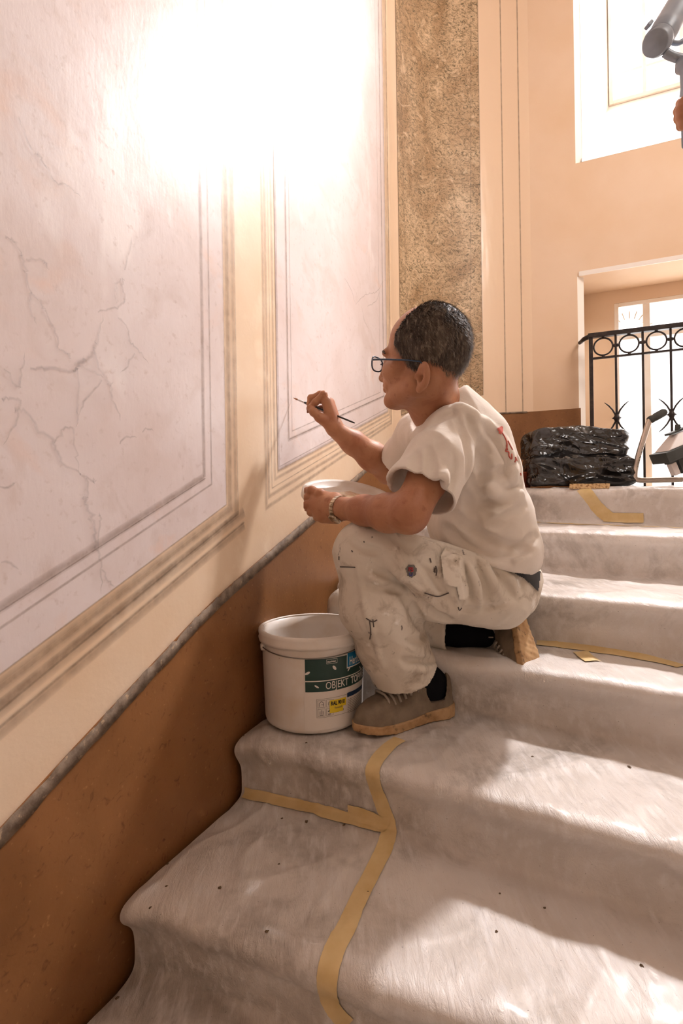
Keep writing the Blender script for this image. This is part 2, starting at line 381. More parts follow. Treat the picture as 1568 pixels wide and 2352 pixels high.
# wainscot: brown painted zone along the stair, its grey upper edge band
wt_px = [(-260, 2170), (-100, 2000), (0, 1900), (170, 1715), (370, 1502), (480, 1388), (600, 1281), (710, 1187), (830, 1082), (900, 1029), (950, 995), (1020, 969), (1120, 951), (1230, 945), (1338, 937)]
WT = [onwall(*p) for p in wt_px]
WT = [tuple(p) for p in spline([np.array(p) for p in WT], 6)]
def wains(name, s0, s1, parent):
    pts = [p for p in WT if s0 <= p[0] <= s1]
    hs = np.interp([s0, s1], [p[0] for p in WT], [p[1] for p in WT]); pts = [(s0, hs[0])]+pts+[(s1, hs[1])]
    bm = bmesh.new(); pv = None
    for s, h in pts:
        c = [bm.verts.new(WP(s, -1.5, .004)), bm.verts.new(WP(s, h, .004)), bm.verts.new(WP(s, h, -.002))]
        if pv: bm.faces.new((pv[0], pv[1], c[1], c[0])); bm.faces.new((pv[1], pv[2], c[2], c[1]))
        pv = c
    return frombm(name, bm, brown.m, parent)
sb = RAD-.0
wains('wainscot', -.9, ST, wall_left); wains('wainscot', ST, SE, wall_corner)
s_end = SE+(SL-.022)-RAD
wains('wainscot', SE, s_end, wall_back)
bm = bmesh.new(); pv = None; rr = random.Random(3)
for s, h in refine([p for p in WT if p[0] < SE], .012):
    k = min(1, max(0, (ST-.2-s)/.35)); w = .006+.020*k; j = rr.gauss(0, .0016)*k
    c = [bm.verts.new(WP(s, h+.002+j, .0045)), bm.verts.new(WP(s, h+.002+j, .0075)), bm.verts.new(WP(s, h-w+rr.gauss(0, .001), .0078)), bm.verts.new(WP(s, h-w, .0040))]
    if pv:
        for a in range(3): bm.faces.new((pv[a], pv[a+1], c[a+1], c[a]))
    pv = c
tag(frombm('filler_band', bm, greyband.m, wall_left, smooth=True), 'ragged grey filler band on top of the brown wainscot')
# speckled marble pilaster on the rounded corner
pl = onwall(917, 700)[0]; pr_ = onwall(1107, 700)[0]; bl = onwall(919, 954)[1]; br = onwall(1109, 907)[1]; bmid = onwall(1010, 928)[1]
bot = [(pl, bl), ((pl+pr_)/2, bmid), (pr_, br)]
panel_fill('painted_pilaster', spline([np.array(p) for p in bot], 6), pil.m, .0015, wall_corner, 'speckled brown painted marble pilaster on the rounded corner')
brd = [(p[0], p[1]) for p in spline([np.array(p) for p in bot], 6)]
it = [([(pl, TP)]+brd+[(pr_, TP)], .008, .0024, 4), ([(pl+.022, TP)]+[(p[0]*.9+.1*(pl+pr_)/2, p[1]+.035) for p in brd[1:-1]]+[(pr_-.022, TP)], .006, .0024, 0)]
it.append(([(p[0], p[1]+.02) for p in brd[:7]], .016, .0021, 4))
strip_obj('painted_moulding', it, ms, wall_corner, 'dark outline round the speckled pilaster')
it = []
for x in (1156, 1195):
    s0 = onwall(x, 500)[0]; hb = np.interp(s0, [p[0] for p in WT], [p[1] for p in WT]); it.append(([(s0, hb), (s0, TP)], .009, .001, 3)); it.append(([(s0, hb), (s0, TP)], .004, .0013, 0))
strip_obj('painted_moulding', it, ms, wall_corner, 'two thin upright painted lines beside the pilaster')
# ------------------------------------------------------------------ windows
glass = M('frosted_glass', (1, 1, 1, 1), .15)
g = glass; tr = g.n.new('ShaderNodeBsdfTransparent'); tl = g.n.new('ShaderNodeBsdfTranslucent'); gl = g.n.new('ShaderNodeBsdfGlossy'); gl.inputs['Roughness'].default_value = .25
m1 = g.n.new('ShaderNodeMixShader'); m1.inputs[0].default_value = .22; g.lk(tr.outputs[0], m1.inputs[1]); g.lk(tl.outputs[0], m1.inputs[2])
m2 = g.n.new('ShaderNodeMixShader'); m2.inputs[0].default_value = .05; g.lk(m1.outputs[0], m2.inputs[1]); g.lk(gl.outputs[0], m2.inputs[2])
g.lk(m2.outputs[0], g.n['Material Output'].inputs[0])
frame_w = M('window_frame_paint', rough=.5); frame_w.blotch(L(252, 243, 232), L(246, 230, 210), 8, .4, .7)
def window(name, s0, s1, h0, h1, dep, cols, rows, fw, bw):
    bm = bmesh.new(); d0, d1 = dep, dep+.045
    for a in ((s0, s0+fw, h0, h1), (s1-fw, s1, h0, h1), (s0+fw, s1-fw, h1-fw, h1), (s0+fw, s1-fw, h0, h0+fw)): bbox_on(bm, BWP, *a, d0, d1)
    w = tag(frombm(name, bm, frame_w.m, bevel=.003), kind='structure')
    for c in cols:
        bm = bmesh.new(); bbox_on(bm, BWP, c-bw/2, c+bw/2, h0+fw, h1-fw, d0+.004, d1-.004); frombm('mullion', bm, frame_w.m, w, bevel=.003)
    for r in rows:
        bm = bmesh.new(); bbox_on(bm, BWP, s0+fw, s1-fw, r-bw*.4, r+bw*.4, d0+.008, d1-.008); frombm('glazing_bar', bm, frame_w.m, w, bevel=.003)
    cs = [s0+fw]+list(cols)+[s1-fw]; rs_ = [h0+fw]+list(rows)+[h1-fw]
    for i in range(len(cs)-1):
        for j in range(len(rs_)-1):
            bm = bmesh.new(); bbox_on(bm, BWP, cs[i]+.003, cs[i+1]-.003, rs_[j]+.003, rs_[j+1]-.003, d0+.018, d0+.023); frombm('pane', bm, glass.m, w)
    return w
c0 = onplane(1486, 850, .3)[0]; r0 = onplane(1450, 772, .3)[1]; cw = c0-onplane(1418, 850, .3)[0]
w1 = window('window_1', wl, wr, -.02, wt, .301, [c0, c0+cw*1.35, c0+cw*2.35][:2], [r0], .022, .034)
# faint engraved fan in the top left pane
bm = bmesh.new(); fc = onplane(1446, 762, .3); ce = (fc[0], fc[1])
for k in range(11):
    a = math.pi*k/10; r1_, r2_ = .075, .115
    tube(bm, [BWP(ce[0]+math.cos(a)*r1_, ce[1]+math.sin(a)*r1_, .316), BWP(ce[0]+math.cos(a)*r2_, ce[1]+math.sin(a)*r2_, .316)], .0035, 5)
o = frombm('engraving', bm, frame_w.m, w1, True)
c1 = onplane(1478, 60, .33)[0]; r1 = onplane(1440, 160, .33)[1]; cw2 = c1-ul
window('window_2', ul, ur, uh, HU1, .331, [c1, c1+cw2, c1+2*cw2, c1+3*cw2][:3], [r1, r1+.5], .02, .02)
# ------------------------------------------------------------------ iron railing before the lower window
iron = M('black_iron', rough=.45, spec=.5, Metallic=.3); iron.blotch(L(46, 38, 36), L(70, 58, 52), 30, .5, .7)
DR = -.09
rail = tag(empty('stair_railing', BWP(SL, 0, DR)), 'black wrought iron railing with a row of rings in front of the lower window', 'railing')
RP = lambda s, h: BWP(s, h, DR)
def flat(bm, s0, s1, h0, h1, t=.012): bbox_on(bm, BWP, s0, s1, h0, h1, DR-t/2, DR+t/2)
ht = onplane(1361, 770, DR)[1]; hm = onplane(1361, 824, DR)[1]; hb = 0.012; sp = onplane(1358, 900, DR)[0]
s1_, s2_ = onplane(1415, 900, DR)[0], onplane(1477, 900, DR)[0]; pit = s2_-s1_; p0 = s1_-sp; send = s1_+pit*5
bm = bmesh.new(); flat(bm, sp-.009, sp+.009, -.0, ht+.004, .02); frombm('post', bm, iron.m, rail, bevel=.002)
bm = bmesh.new(); flat(bm, sp-.012, send, ht-.014, ht+.008, .034); frombm('top_rail', bm, iron.m, rail, bevel=.003)
bm = bmesh.new(); tube(bm, [RP(sp, ht-.002), BWP(sp-.03, ht-.006, DR+.03), BWP(sp-.05, ht-.01, DR+.08)], [.012, .011, .009], 10); frombm('wall_bracket', bm, iron.m, rail, True)
bm = bmesh.new(); flat(bm, sp, send, hm-.005, hm+.005, .014); frombm('lower_rail', bm, iron.m, rail, bevel=.001)
bm = bmesh.new(); flat(bm, sp, send, hb-.008, hb+.008, .02); frombm('bottom_rail', bm, iron.m, rail, bevel=.001)
for k in range(6):
    bm = bmesh.new(); flat(bm, s1_+pit*k-.005, s1_+pit*k+.005, hb, ht, .01); frombm('baluster', bm, iron.m, rail, bevel=.001)
hc = (ht+hm)/2-.004; rr_ = (ht-hm)/2-.016
for k in range(6):
    cs_ = s1_+pit*(k-.5) if k else (sp+s1_)/2; bm = bmesh.new(); n = 32; pts = []
    for a in range(n+1): pts.append(RP(cs_+math.cos(2*math.pi*a/n)*rr_, hc+math.sin(2*math.pi*a/n)*rr_))
    tube(bm, pts, .0042, 8, cap=False)
    for dx, dy in ((1, 0), (-1, 0), (0, 1), (0, -1)):
        gap = (pit/2 if k else p0/2)-rr_ if dx else (ht-hm)/2-rr_
        a_ = rr_; b_ = rr_+gap
        tube(bm, [RP(cs_+dx*a_, hc+dy*a_), RP(cs_+dx*(a_+b_)/2, hc+dy*(a_+b_)/2), RP(cs_+dx*b_, hc+dy*b_)], [.004, .009, .004], 8)
    frombm('ring', bm, iron.m, rail, True)
ho = onplane(1418, 960, DR)[1]
for k in (0, 2, 4):
    bm = bmesh.new(); s0 = s1_+pit*k
    for sx in (-1, 1):
        for sy in (-1, 1):
            pts = [RP(s0+sx*x, ho+sy*y) for x, y in ((0, .0), (.007, .02), (.018, .042), (.034, .062), (.052, .078))]; tube(bm, pts, [.006, .0045, .004, .0035, .0015], 6)
    lathe(bm, [(.001, -.022), (.009, -.016), (.016, 0), (.009, .016), (.001, .022)], RP(s0, ho), n=12)
    lathe(bm, [(.001, -.02), (.007, -.012), (.009, 0), (.007, .012), (.001, .02)], RP(s0, ho), ax=Vector((BD[0], BD[1], 0)), n=12)
    frombm('star_ornament', bm, iron.m, rail, True)
# ------------------------------------------------------------------ stairs and protective sheet
def snap(p):
    best = min(np.linspace(-1.2, SE+1.5, 1400), key=lambda s: np.linalg.norm(wallxy(s)-np.array(p))); return wallxy(best, .020)
NOSE = [([(-.70, .37), (-.3, .2), (.0, .1), (.9, -.25)], 1.056), ([(-.565, .68), (-.2, .52), (.1, .42), (1.0, .1)], .904),
    ([(-.395, 1.006), (-.037, .86), (.195, .764), (1.2, .36)], .752), ([(-.262, 1.343), (.109, 1.165), (.563, .893), (1.4, .40)], .600),
    ([(-.12, 1.67), (.257, 1.462), (.443, 1.371), (.749, 1.185), (1.6, .66)], .448), ([(-.01, 1.915), (.575, 1.56), (.862, 1.364), (1.8, .75)], .296),
    ([(.2, 2.38), (.724, 1.98), (1.055, 1.68), (1.95, .88)], .144), ([(.40, 2.72), (.866, 2.33), (1.297, 2.0), (2.15, 1.2)], -.008)]
END = [wallxy(ST+.62, -.02), wallxy(SE, -.02), wallxy(SE+.5, -.02), wallxy(SE+1.7, -.02)]
def poly_at(pts, T):
    P = np.array(spline([np.array(p) for p in pts], 12)); d = np.r_[0, np.cumsum(np.linalg.norm(np.diff(P, axis=0), axis=1))]; d /= d[-1]
    return np.c_[np.interp(T, d, P[:, 0]), np.interp(T, d, P[:, 1])]
NT = 230; T = np.linspace(0, 1, NT)**1.15
NL = []
for pts, H in NOSE:
    pts = [tuple(snap(pts[0]))]+list(pts[1:]); NL.append((poly_at(pts, T), -H))
endl = poly_at(END, T)
stair = tag(empty('staircase', (0, .8, 0)), kind='structure')
for k, (N_, h) in enumerate(NL):
    nx = NL[k+1][0] if k+1 < len(NL) else endl; idx = list(range(0, NT, 12))+[NT-1]
    dr = nx-N_; dr /= np.linalg.norm(dr, axis=1)[:, None]; a = (N_+dr*.05)[idx]; b = (nx+dr*.02)[idx]
    bm = bmesh.new(); top = []; botv = []
    for ring in (a, b): top.append([bm.verts.new((p[0], p[1], EYE+h-.012)) for p in ring]); botv.append([bm.verts.new((p[0], p[1], .0)) for p in ring])
    for i in range(len(idx)-1):
        bm.faces.new((top[0][i], top[1][i], top[1][i+1], top[0][i+1])); bm.faces.new((top[0][i], top[0][i+1], botv[0][i+1], botv[0][i]))
        bm.faces.new((top[1][i+1], top[1][i], botv[1][i], botv[1][i+1])); bm.faces.new((botv[0][i], botv[0][i+1], botv[1][i+1], botv[1][i]))
    for i in (0, -1): bm.faces.new((top[0][i], botv[0][i], botv[1][i], top[1][i]))
    frombm('step' if k < len(NL)-1 else 'landing', bm, stone.m, stair)
def sheet_profile():
    rows = []
    for k, (N_, h) in enumerate(NL):
        nx = NL[k+1][0] if k+1 < len(NL) else endl; dr = nx-N_; ln_ = np.linalg.norm(dr, axis=1)[:, None]; dr = dr/ln_
        hp = h-.152 if k else h-.25
        key = [(N_+dr*.030, hp), (N_+dr*.024, h-.06), (N_-dr*.004, h-.028), (N_-dr*.008, h-.006), (N_+dr*.020, h+.003), (nx-dr*.0, h)] 
        cnt = [12, 5, 4, 4, 44]
        for (p, z), (q_, z2), c in zip(key[:-1], key[1:], cnt):
            for i in range(c): rows.append((p+(q_-p)*i/c, z+(z2-z)*i/c))
    rows.append((endl, NL[-1][1])); return rows
rows = sheet_profile()
XY = np.array([r[0] for r in rows]); Z = np.array([np.full(NT, r[1]) for r in rows]); G3 = np.dstack([XY, Z])
for it_ in range(7):
    S2 = G3.copy(); S2[1:-1] = (G3[:-2]+2*G3[1:-1]+G3[2:])/4; G3 = S2
flatp = G3.reshape(-1, 3)
# normals
def gnorm(G3):
    du = np.gradient(G3, axis=0); dv = np.gradient(G3, axis=1); n = np.cross(dv, du); n /= np.linalg.norm(n, axis=2)[:, :, None]+1e-9; return n
n3 = gnorm(G3)
if n3[:, :, 2].mean() < 0: n3 = -n3
nzb = noise(flatp*np.array([1, 1, 1.4]), 5., 1); nzm = noise(flatp+.03*noise(flatp, 9, 4)[:, None], 17., 2)
rot = flatp@np.array([[.8, .45, 0], [-.45, .8, 0], [0, 0, 1]]); nzf = noise(rot*np.array([1, .25, .6]), 60., 3)
ridge = 1-np.abs(noise(rot*np.array([1.0, .5, .5]), 9., 6))*2; ridge = np.clip(ridge, 0, 1)**6
disp = .007*nzb+.0045*nzm+.0012*nzf+.0045*ridge
edge = np.exp(-np.tile(T, len(rows))/.02)
flatn = n3.reshape(-1, 3); flatp = flatp+flatn*(disp+.004)[:, None]; flatp[:, 2] -= .016*edge; flatp[:, 2] += EYE
nr = len(rows); idx = np.arange(nr*NT).reshape(nr, NT); quads = np.stack([idx[:-1, :-1], idx[:-1, 1:], idx[1:, 1:], idx[1:, :-1]], -1).reshape(-1, 4)
def npmesh(name, P, quads, mat, parent=None, tris=None):
    me = bpy.data.meshes.new(name); nq = len(quads); nt = 0 if tris is None else len(tris)
    me.vertices.add(len(P)); me.vertices.foreach_set('co', np.asarray(P, np.float32).ravel())
    me.loops.add(nq*4+nt*3); li = np.asarray(quads).ravel(); 
    if nt: li = np.r_[li, np.asarray(tris).ravel()]
    me.loops.foreach_set('vertex_index', li.astype(np.int32)); me.polygons.add(nq+nt)
    ls = np.r_[np.arange(nq)*4, nq*4+np.arange(nt)*3].astype(np.int32); me.polygons.foreach_set('loop_start', ls)
    me.polygons.foreach_set('loop_total', np.r_[np.full(nq, 4), np.full(nt, 3)].astype(np.int32)); me.update(calc_edges=True); me.validate()
    return link(name, me, mat, parent)
sheetm = M('protective_fleece', rough=.4, spec=.5)
sheetm.blotch(L(224, 216, 210), L(200, 190, 180), 2.6, .38, .68, detail=5, dist=.4)
sheetm.blotch(None, L(134, 124, 114), 3.6, .50, .76, detail=9, rough=.7, dist=.5); sheetm.blotch(None, L(226, 220, 216), 60, .5, .75, stretch=(1, .2, .5), rot=(0, 0, .5))
sheetm.blotch(None, L(120, 110, 100), 240, .72, .78, detail=2)
sheetm.bump(sheetm.noise(85, 5, .7, stretch=(1, .22, .6), dist=.8, rot=(0, 0, .55)), .0028, .9)
sheetm.bump(sheetm.noise(260, 3, .6, stretch=(1, .35, .6), rot=(0, 0, -.3)), .0008, .5)
sheetm.b.inputs['Coat Weight'].default_value = .35; sheetm.b.inputs['Coat Roughness'].default_value = .18
sheet = tag(npmesh('dust_sheet', flatp, quads, sheetm.m), 'white plastic-coated fleece sheet draped over the winding stair treads', 'dust sheet')
bv_sheet = BVHTree.FromObject(sheet, bpy.context.evaluated_depsgraph_get())
def onsheet(px, py, lift=0.):
    d = ray(px, py).normalized(); hit = bv_sheet.ray_cast(Vector((0, 0, EYE)), d)
    if hit[0] is None: return None
    n = hit[1] if hit[1].dot(d) < 0 else -hit[1]; return hit[0]+n*lift, n
tape = M('masking_tape', rough=.55, spec=.35); tape.blotch(L(224, 198, 148), L(214, 184, 128), 20, .4, .7); tape.bump(tape.noise(120, 3, stretch=(1, 1, .2)), .0005, .4)
def tape_strip(px, w, lift=.0022, label=None):
    P = spline([np.array(p, float) for p in px], 10); H = []
    for a in P:
        r = onsheet(a[0], a[1])
        if r: H.append(r)
    pts = [np.array(h[0]) for h in H]; ns = [np.array(h[1]) for h in H]
    if len(pts) < 3: return
    def sm(A, k):
        for _ in range(k): A = [A[0]]+[(A[i-1]+2*A[i]+A[i+1])/4 for i in range(1, len(A)-1)]+[A[-1]]
        return A
    pts = sm(pts, 1); ns = sm(ns, 5); bm = bmesh.new(); pv = None; rr = random.Random(len(px))
    for i, p in enumerate(pts):
        t = pts[min(i+1, len(pts)-1)]-pts[max(i-1, 0)]; t /= np.linalg.norm(t)+1e-9; n = ns[i]/np.linalg.norm(ns[i]); sd = np.cross(t, n); sd /= np.linalg.norm(sd)+1e-9
        c = []
        for j in range(7):
            q_ = Vector(p+sd*w*(j/6-.5)*(1+.05*rr.random())+n*.0); r = bv_sheet.find_nearest(q_)
            nn = r[1] if r[1].dot(Vector(n)) > 0 else -r[1]; c.append(bm.verts.new(r[0]+nn*lift))
        if pv:
            for j in range(6): bm.faces.new((pv[j], pv[j+1], c[j+1], c[j]))
        pv = c
    for f in bm.faces: f.smooth = True
    me = bpy.data.meshes.new('tape_strip'); bm.to_mesh(me); bm.free(); me.flip_normals() if False else None
    return tag(link('tape_strip', me, tape.m, sheet), label)
tape_strip([(918, 1698), (893, 1716), (868, 1745), (856, 1772), (862, 1808), (878, 1850), (893, 1900), (880, 1955), (832, 2050), (795, 2130), (765, 2190), (752, 2245), (756, 2290), (775, 2325), (800, 2352)], .034, label='long masking tape strip running down the middle of the sheet')
tape_strip([(562, 1822), (640, 1838), (720, 1857), (800, 1880), (886, 1900)], .034, .0030, 'masking tape strip across the riser below the bucket')
tape_strip([(800, 1868), (850, 1880), (892, 1900)], .040, .0038)
tape_strip([(1232, 1478), (1300, 1484), (1380, 1495), (1470, 1510), (1566, 1532)], .030, label='masking tape strip along the foot of a riser right of the shoes')
tape_strip([(1338, 1122), (1356, 1145), (1378, 1172), (1400, 1190)], .05, label='masking tape strip over the landing edge')
tape_strip([(1385, 1190), (1430, 1191), (1478, 1192)], .045, .0030); tape_strip([(1228, 1200), (1310, 1204), (1400, 1207), (1566, 1213)], .012)
tape_strip([(1332, 1499), (1345, 1508), (1362, 1520)], .04, .0035)
# plaster crumbs on the sheet
bm = bmesh.new(); rr = random.Random(11)
for px, py in [(703, 1706), (648, 1880), (704, 1888), (616, 2138), (612, 2140), (382, 2036), (1222, 1738), (1445, 1762), (1148, 2052), (1472, 2218), (385, 1985), (790, 1895), (345, 2085), (560, 1690), (1250, 2086), (271, 2292), (505, 2040), (640, 1985), (1140, 2140), (845, 2050)]:
    r = onsheet(px, py)
    if not r: continue
    p, n = r; a = n.orthogonal().normalized(); b = n.cross(a); s = rr.uniform(.0025, .0055); an = rr.uniform(0, 6)
    pts = [p+(a*math.cos(an+k*1.26)+b*math.sin(an+k*1.26))*s*rr.uniform(.5, 1.2)+n*.0005 for k in range(5)]
    v = [bm.verts.new(q_) for q_ in pts]; tp = bm.verts.new(p+n*s*.7)
    for k in range(5): bm.faces.new((v[k], v[(k+1) % 5], tp))
crumb = M('plaster_crumb', L(104, 84, 62), .8)
tag(frombm('crumbs', bm, crumb.m), 'brown crumbs of old plaster scattered on the white sheet', 'debris', kind='stuff')
# ------------------------------------------------------------------ signed-distance sculpting
def smin(a, b, k): h = np.clip(.5+.5*(b-a)/k, 0, 1); return b+(a-b)*h-k*h*(1-h)
class Field:
    def __init__(s, lo, hi, vox):
        s.lo = np.array(lo, float); s.v = vox; s.n = np.ceil((np.array(hi)-s.lo)/vox).astype(int)+1
        s.a = np.full(s.n, .08, np.float32); s.ax = [s.lo[i]+np.arange(s.n[i])*vox for i in range(3)]
    def box(s, lo, hi):
        i0 = np.clip(np.floor((np.array(lo)-s.lo)/s.v).astype(int), 0, s.n); i1 = np.clip(np.ceil((np.array(hi)-s.lo)/s.v).astype(int)+1, 0, s.n)
        sl = tuple(slice(a, b) for a, b in zip(i0, i1)); X, Y, Z = s.ax[0][sl[0]][:, None, None], s.ax[1][sl[1]][None, :, None], s.ax[2][sl[2]][None, None, :]
        return sl, X, Y, Z
    def put(s, sl, d, k, mode):
        if mode == 'add': s.a[sl] = smin(s.a[sl], d, k)
        elif mode == 'sub': s.a[sl] = -smin(-s.a[sl], d, k)
        else: s.a[sl] = np.minimum(s.a[sl], d)
    def cone(s, a, b, ra, rb, k=.02, mode='add'):
        a = np.array(a, float); b = np.array(b, float); m = max(ra, rb)+k+.012
        sl, X, Y, Z = s.box(np.minimum(a, b)-m, np.maximum(a, b)+m)
        if 0 in s.a[sl].shape: return
        ab = b-a; L2 = max(ab@ab, 1e-12)
        t = np.clip(((X-a[0])*ab[0]+(Y-a[1])*ab[1]+(Z-a[2])*ab[2])/L2, 0, 1)
        d = np.sqrt((X-a[0]-t*ab[0])**2+(Y-a[1]-t*ab[1])**2+(Z-a[2]-t*ab[2])**2)-(ra+(rb-ra)*t)
        s.put(sl, d.astype(np.float32), k, mode)
    def chain(s, pts, rs, k=.02, mode='add'):
        if not isinstance(rs, (list, tuple)): rs = [rs]*len(pts)
        for i in range(len(pts)-1): s.cone(pts[i], pts[i+1], rs[i], rs[i+1], k, mode)
    def ell(s, c, r, ax=None, k=.02, mode='add'):
        c = np.array(c, float); r = np.array(r, float); m = max(r)+k+.012; sl, X, Y, Z = s.box(c-m, c+m)
        if 0 in s.a[sl].shape: return
        A = np.eye(3) if ax is None else np.array([list(v) for v in ax]); Q = []
        for i in range(3): Q.append((X-c[0])*A[i, 0]+(Y-c[1])*A[i, 1]+(Z-c[2])*A[i, 2])
        k0 = np.sqrt(sum((q/ri)**2 for q, ri in zip(Q, r))); k1 = np.sqrt(sum((q/ri**2)**2 for q, ri in zip(Q, r)))+1e-9
        s.put(sl, (k0*(k0-1)/k1).astype(np.float32), k, mode)
    def plane(s, p, n):                 # keep the side opposite to n
        n = Vector(n).normalized(); X, Y, Z = s.ax[0][:, None, None], s.ax[1][None, :, None], s.ax[2][None, None, :]
        return ((X-p[0])*n[0]+(Y-p[1])*n[1]+(Z-p[2])*n[2]).astype(np.float32)
    def at(s, P):
        q = (np.asarray(P)-s.lo)/s.v; i = np.clip(np.floor(q).astype(int), 0, s.n-2); f = q-i; r = 0
        for dx in (0, 1):
            for dy in (0, 1):
                for dz in (0, 1):
                    w = (f[..., 0] if dx else 1-f[..., 0])*(f[..., 1] if dy else 1-f[..., 1])*(f[..., 2] if dz else 1-f[..., 2])
                    r = r+w*s.a[i[..., 0]+dx, i[..., 1]+dy, i[..., 2]+dz]
        return r
    bv = None
    def hit(s, px, py):                 # first surface point seen from the eye
        if s.bv: r = s.bv.ray_cast(Vector((0, 0, EYE)), ray(px, py).normalized())[0]; return None if r is None else np.array(r)
        d = np.array(ray(px, py)); ts = np.arange(.85, 2.1, .0015); P = np.array([0, 0, EYE])+ts[:, None]*d
        ins = np.all((P > s.lo+s.v) & (P < s.lo+(s.n-2)*s.v), axis=1); val = np.where(ins, s.at(P), .05)
        w = np.where(val < 0)[0]; return P[w[0]] if len(w) else None
    def line(s, px, r, k=.012, mode='sub', off=0.):   # groove or ridge along a line on the visible surface
        pts = []
        for a in spline([np.array(p, float) for p in px], 4):
            h = s.hit(a[0], a[1])
            if h is not None: pts.append(h+np.array(ray(a[0], a[1]).normalized())*off)
        n = len(pts)
        if n > 1:
            rs = [max(.0015, r*math.sin(math.pi*(.12+.76*i/(n-1)))) for i in range(n)]
            for i in range(n-1):
                if np.linalg.norm(pts[i]-pts[i+1]) < .05: s.cone(pts[i], pts[i+1], rs[i], rs[i+1], k, mode)
    def mesh(s, name, mat, parent=None, disp=None, keep=False):
        g = openvdb.FloatGrid(.08); g.copyFromArray(np.clip(s.a, -.08, .08)); P, tr, qd = g.convertToPolygons(isovalue=0.0, adaptivity=0.0)
        P = P*s.v+s.lo
        if len(qd) == 0: return None
        # orientation
        q = qd[len(qd)//2]; c = P[q].mean(0); n = np.cross(P[q[1]]-P[q[0]], P[q[2]]-P[q[0]]); n /= np.linalg.norm(n)+1e-12
        if s.at((c+n*s.v)[None])[0] < s.at((c-n*s.v)[None])[0]: qd = qd[:, ::-1]
        e = s.v*.7; N = np.stack([s.at(P+np.eye(3)[i]*e)-s.at(P-np.eye(3)[i]*e) for i in range(3)], -1); N /= np.linalg.norm(N, axis=1)[:, None]+1e-9
        if disp is not None: P = P+N*disp(P)[:, None]
        o = npmesh(name, P, qd, mat, parent); s.bv = BVHTree.FromPolygons([tuple(p) for p in P], [tuple(int(i) for i in q) for q in qd]) if keep else None; return o
# ------------------------------------------------------------------ the painter
skin = M('tanned_skin', rough=.5, spec=.35); skin.blotch(L(182, 130, 98), L(162, 106, 78), 14, .4, .65, dist=.5); skin.blotch(None, L(146, 88, 64), 40, .6, .8)
skin.bump(skin.noise(160, 4), .0009, .5); skin.bump(skin.noise(40, 4), .001, .3); skin.b.inputs['Subsurface Weight'].default_value = .08; skin.b.inputs['Subsurface Radius'].default_value = (.02, .008, .004); skin.b.inputs['Subsurface Scale'].default_value = .3
shirt = M('off_white_cotton', rough=.9, spec=.15); shirt.blotch(L(232, 222, 212), L(222, 210, 196), 8, .4, .7); shirt.bump(shirt.noise(240, 3), .0006, .4); shirt.bump(shirt.noise(14, 4, dist=.6), .006, .35)
trou = M('stained_white_work_cloth', rough=.85, spec=.2); trou.blotch(L(222, 212, 198), L(204, 192, 176), 7, .4, .7, detail=6)
trou.blotch(None, L(150, 132, 112), 13, .53, .74, detail=7, rough=.65, dist=.8); trou.blotch(None, L(96, 84, 78), 42, .665, .72, detail=4, stretch=(1, 1, .5)); trou.blotch(None, L(240, 234, 226), 22, .64, .72)
trou.bump(trou.noise(260, 3), .0006, .4); trou.bump(trou.noise(16, 5, dist=.5), .005, .4)
sockm = M('black_sock', L(22, 22, 26), .95, .1); belt = M('dark_belt', L(34, 36, 42), .5)
P3v = lambda t: np.array(V(*t))
HC = P3v((974, 812, 1.27)); yaw = math.radians(35)
hf = Vector((-math.cos(yaw), math.sin(yaw), .07)).normalized(); hs = Vector((-math.sin(yaw), -math.cos(yaw), 0)); hs = (hs-hf*hs.dot(hf)).normalized(); hu = hs.cross(hf).normalized()
if hu.z < 0: hu = -hu
HF, HS, HU = np.array(hf), np.array(hs), np.array(hu)
def hp(f, s, u): return HC+HF*f+HS*s+HU*u
def ht_(P): D = P-HC; return D@HF, D@HS, D@HU
Bd = Field((-.10, 1.0, EYE-.17), (.45, 1.86, EYE+.50), .0030)
hax = (HF, HS, HU)
# torso, shoulders (mostly under the shirt), neck
Ls, Rs = P3v((1045, 1000, 1.27)), P3v((960, 1005, 1.54)); nb = P3v((1022, 935, 1.375))
Bd.cone(Ls, Rs, .040, .040); Bd.cone(P3v((1080, 1030, 1.39)), P3v((1050, 1030, 1.50)), .055, .055); Bd.cone(P3v((1105, 1120, 1.40)), P3v((1090, 1120, 1.52)), .06, .06)
Bd.cone(P3v((1045, 955, 1.37)), P3v((1020, 960, 1.44)), .035, .035)
Bd.chain([hp(-.025, 0, -.06), P3v((1003, 925, 1.34)), nb], [.053, .054, .058], .02)
Bd.chain([hp(.02, 0, -.085), P3v((985, 950, 1.37))], [.036, .045], .02)
Bd.chain([hp(-.045, .045, -.055), P3v((992, 962, 1.36))], [.017, .015], .015)       # neck tendon
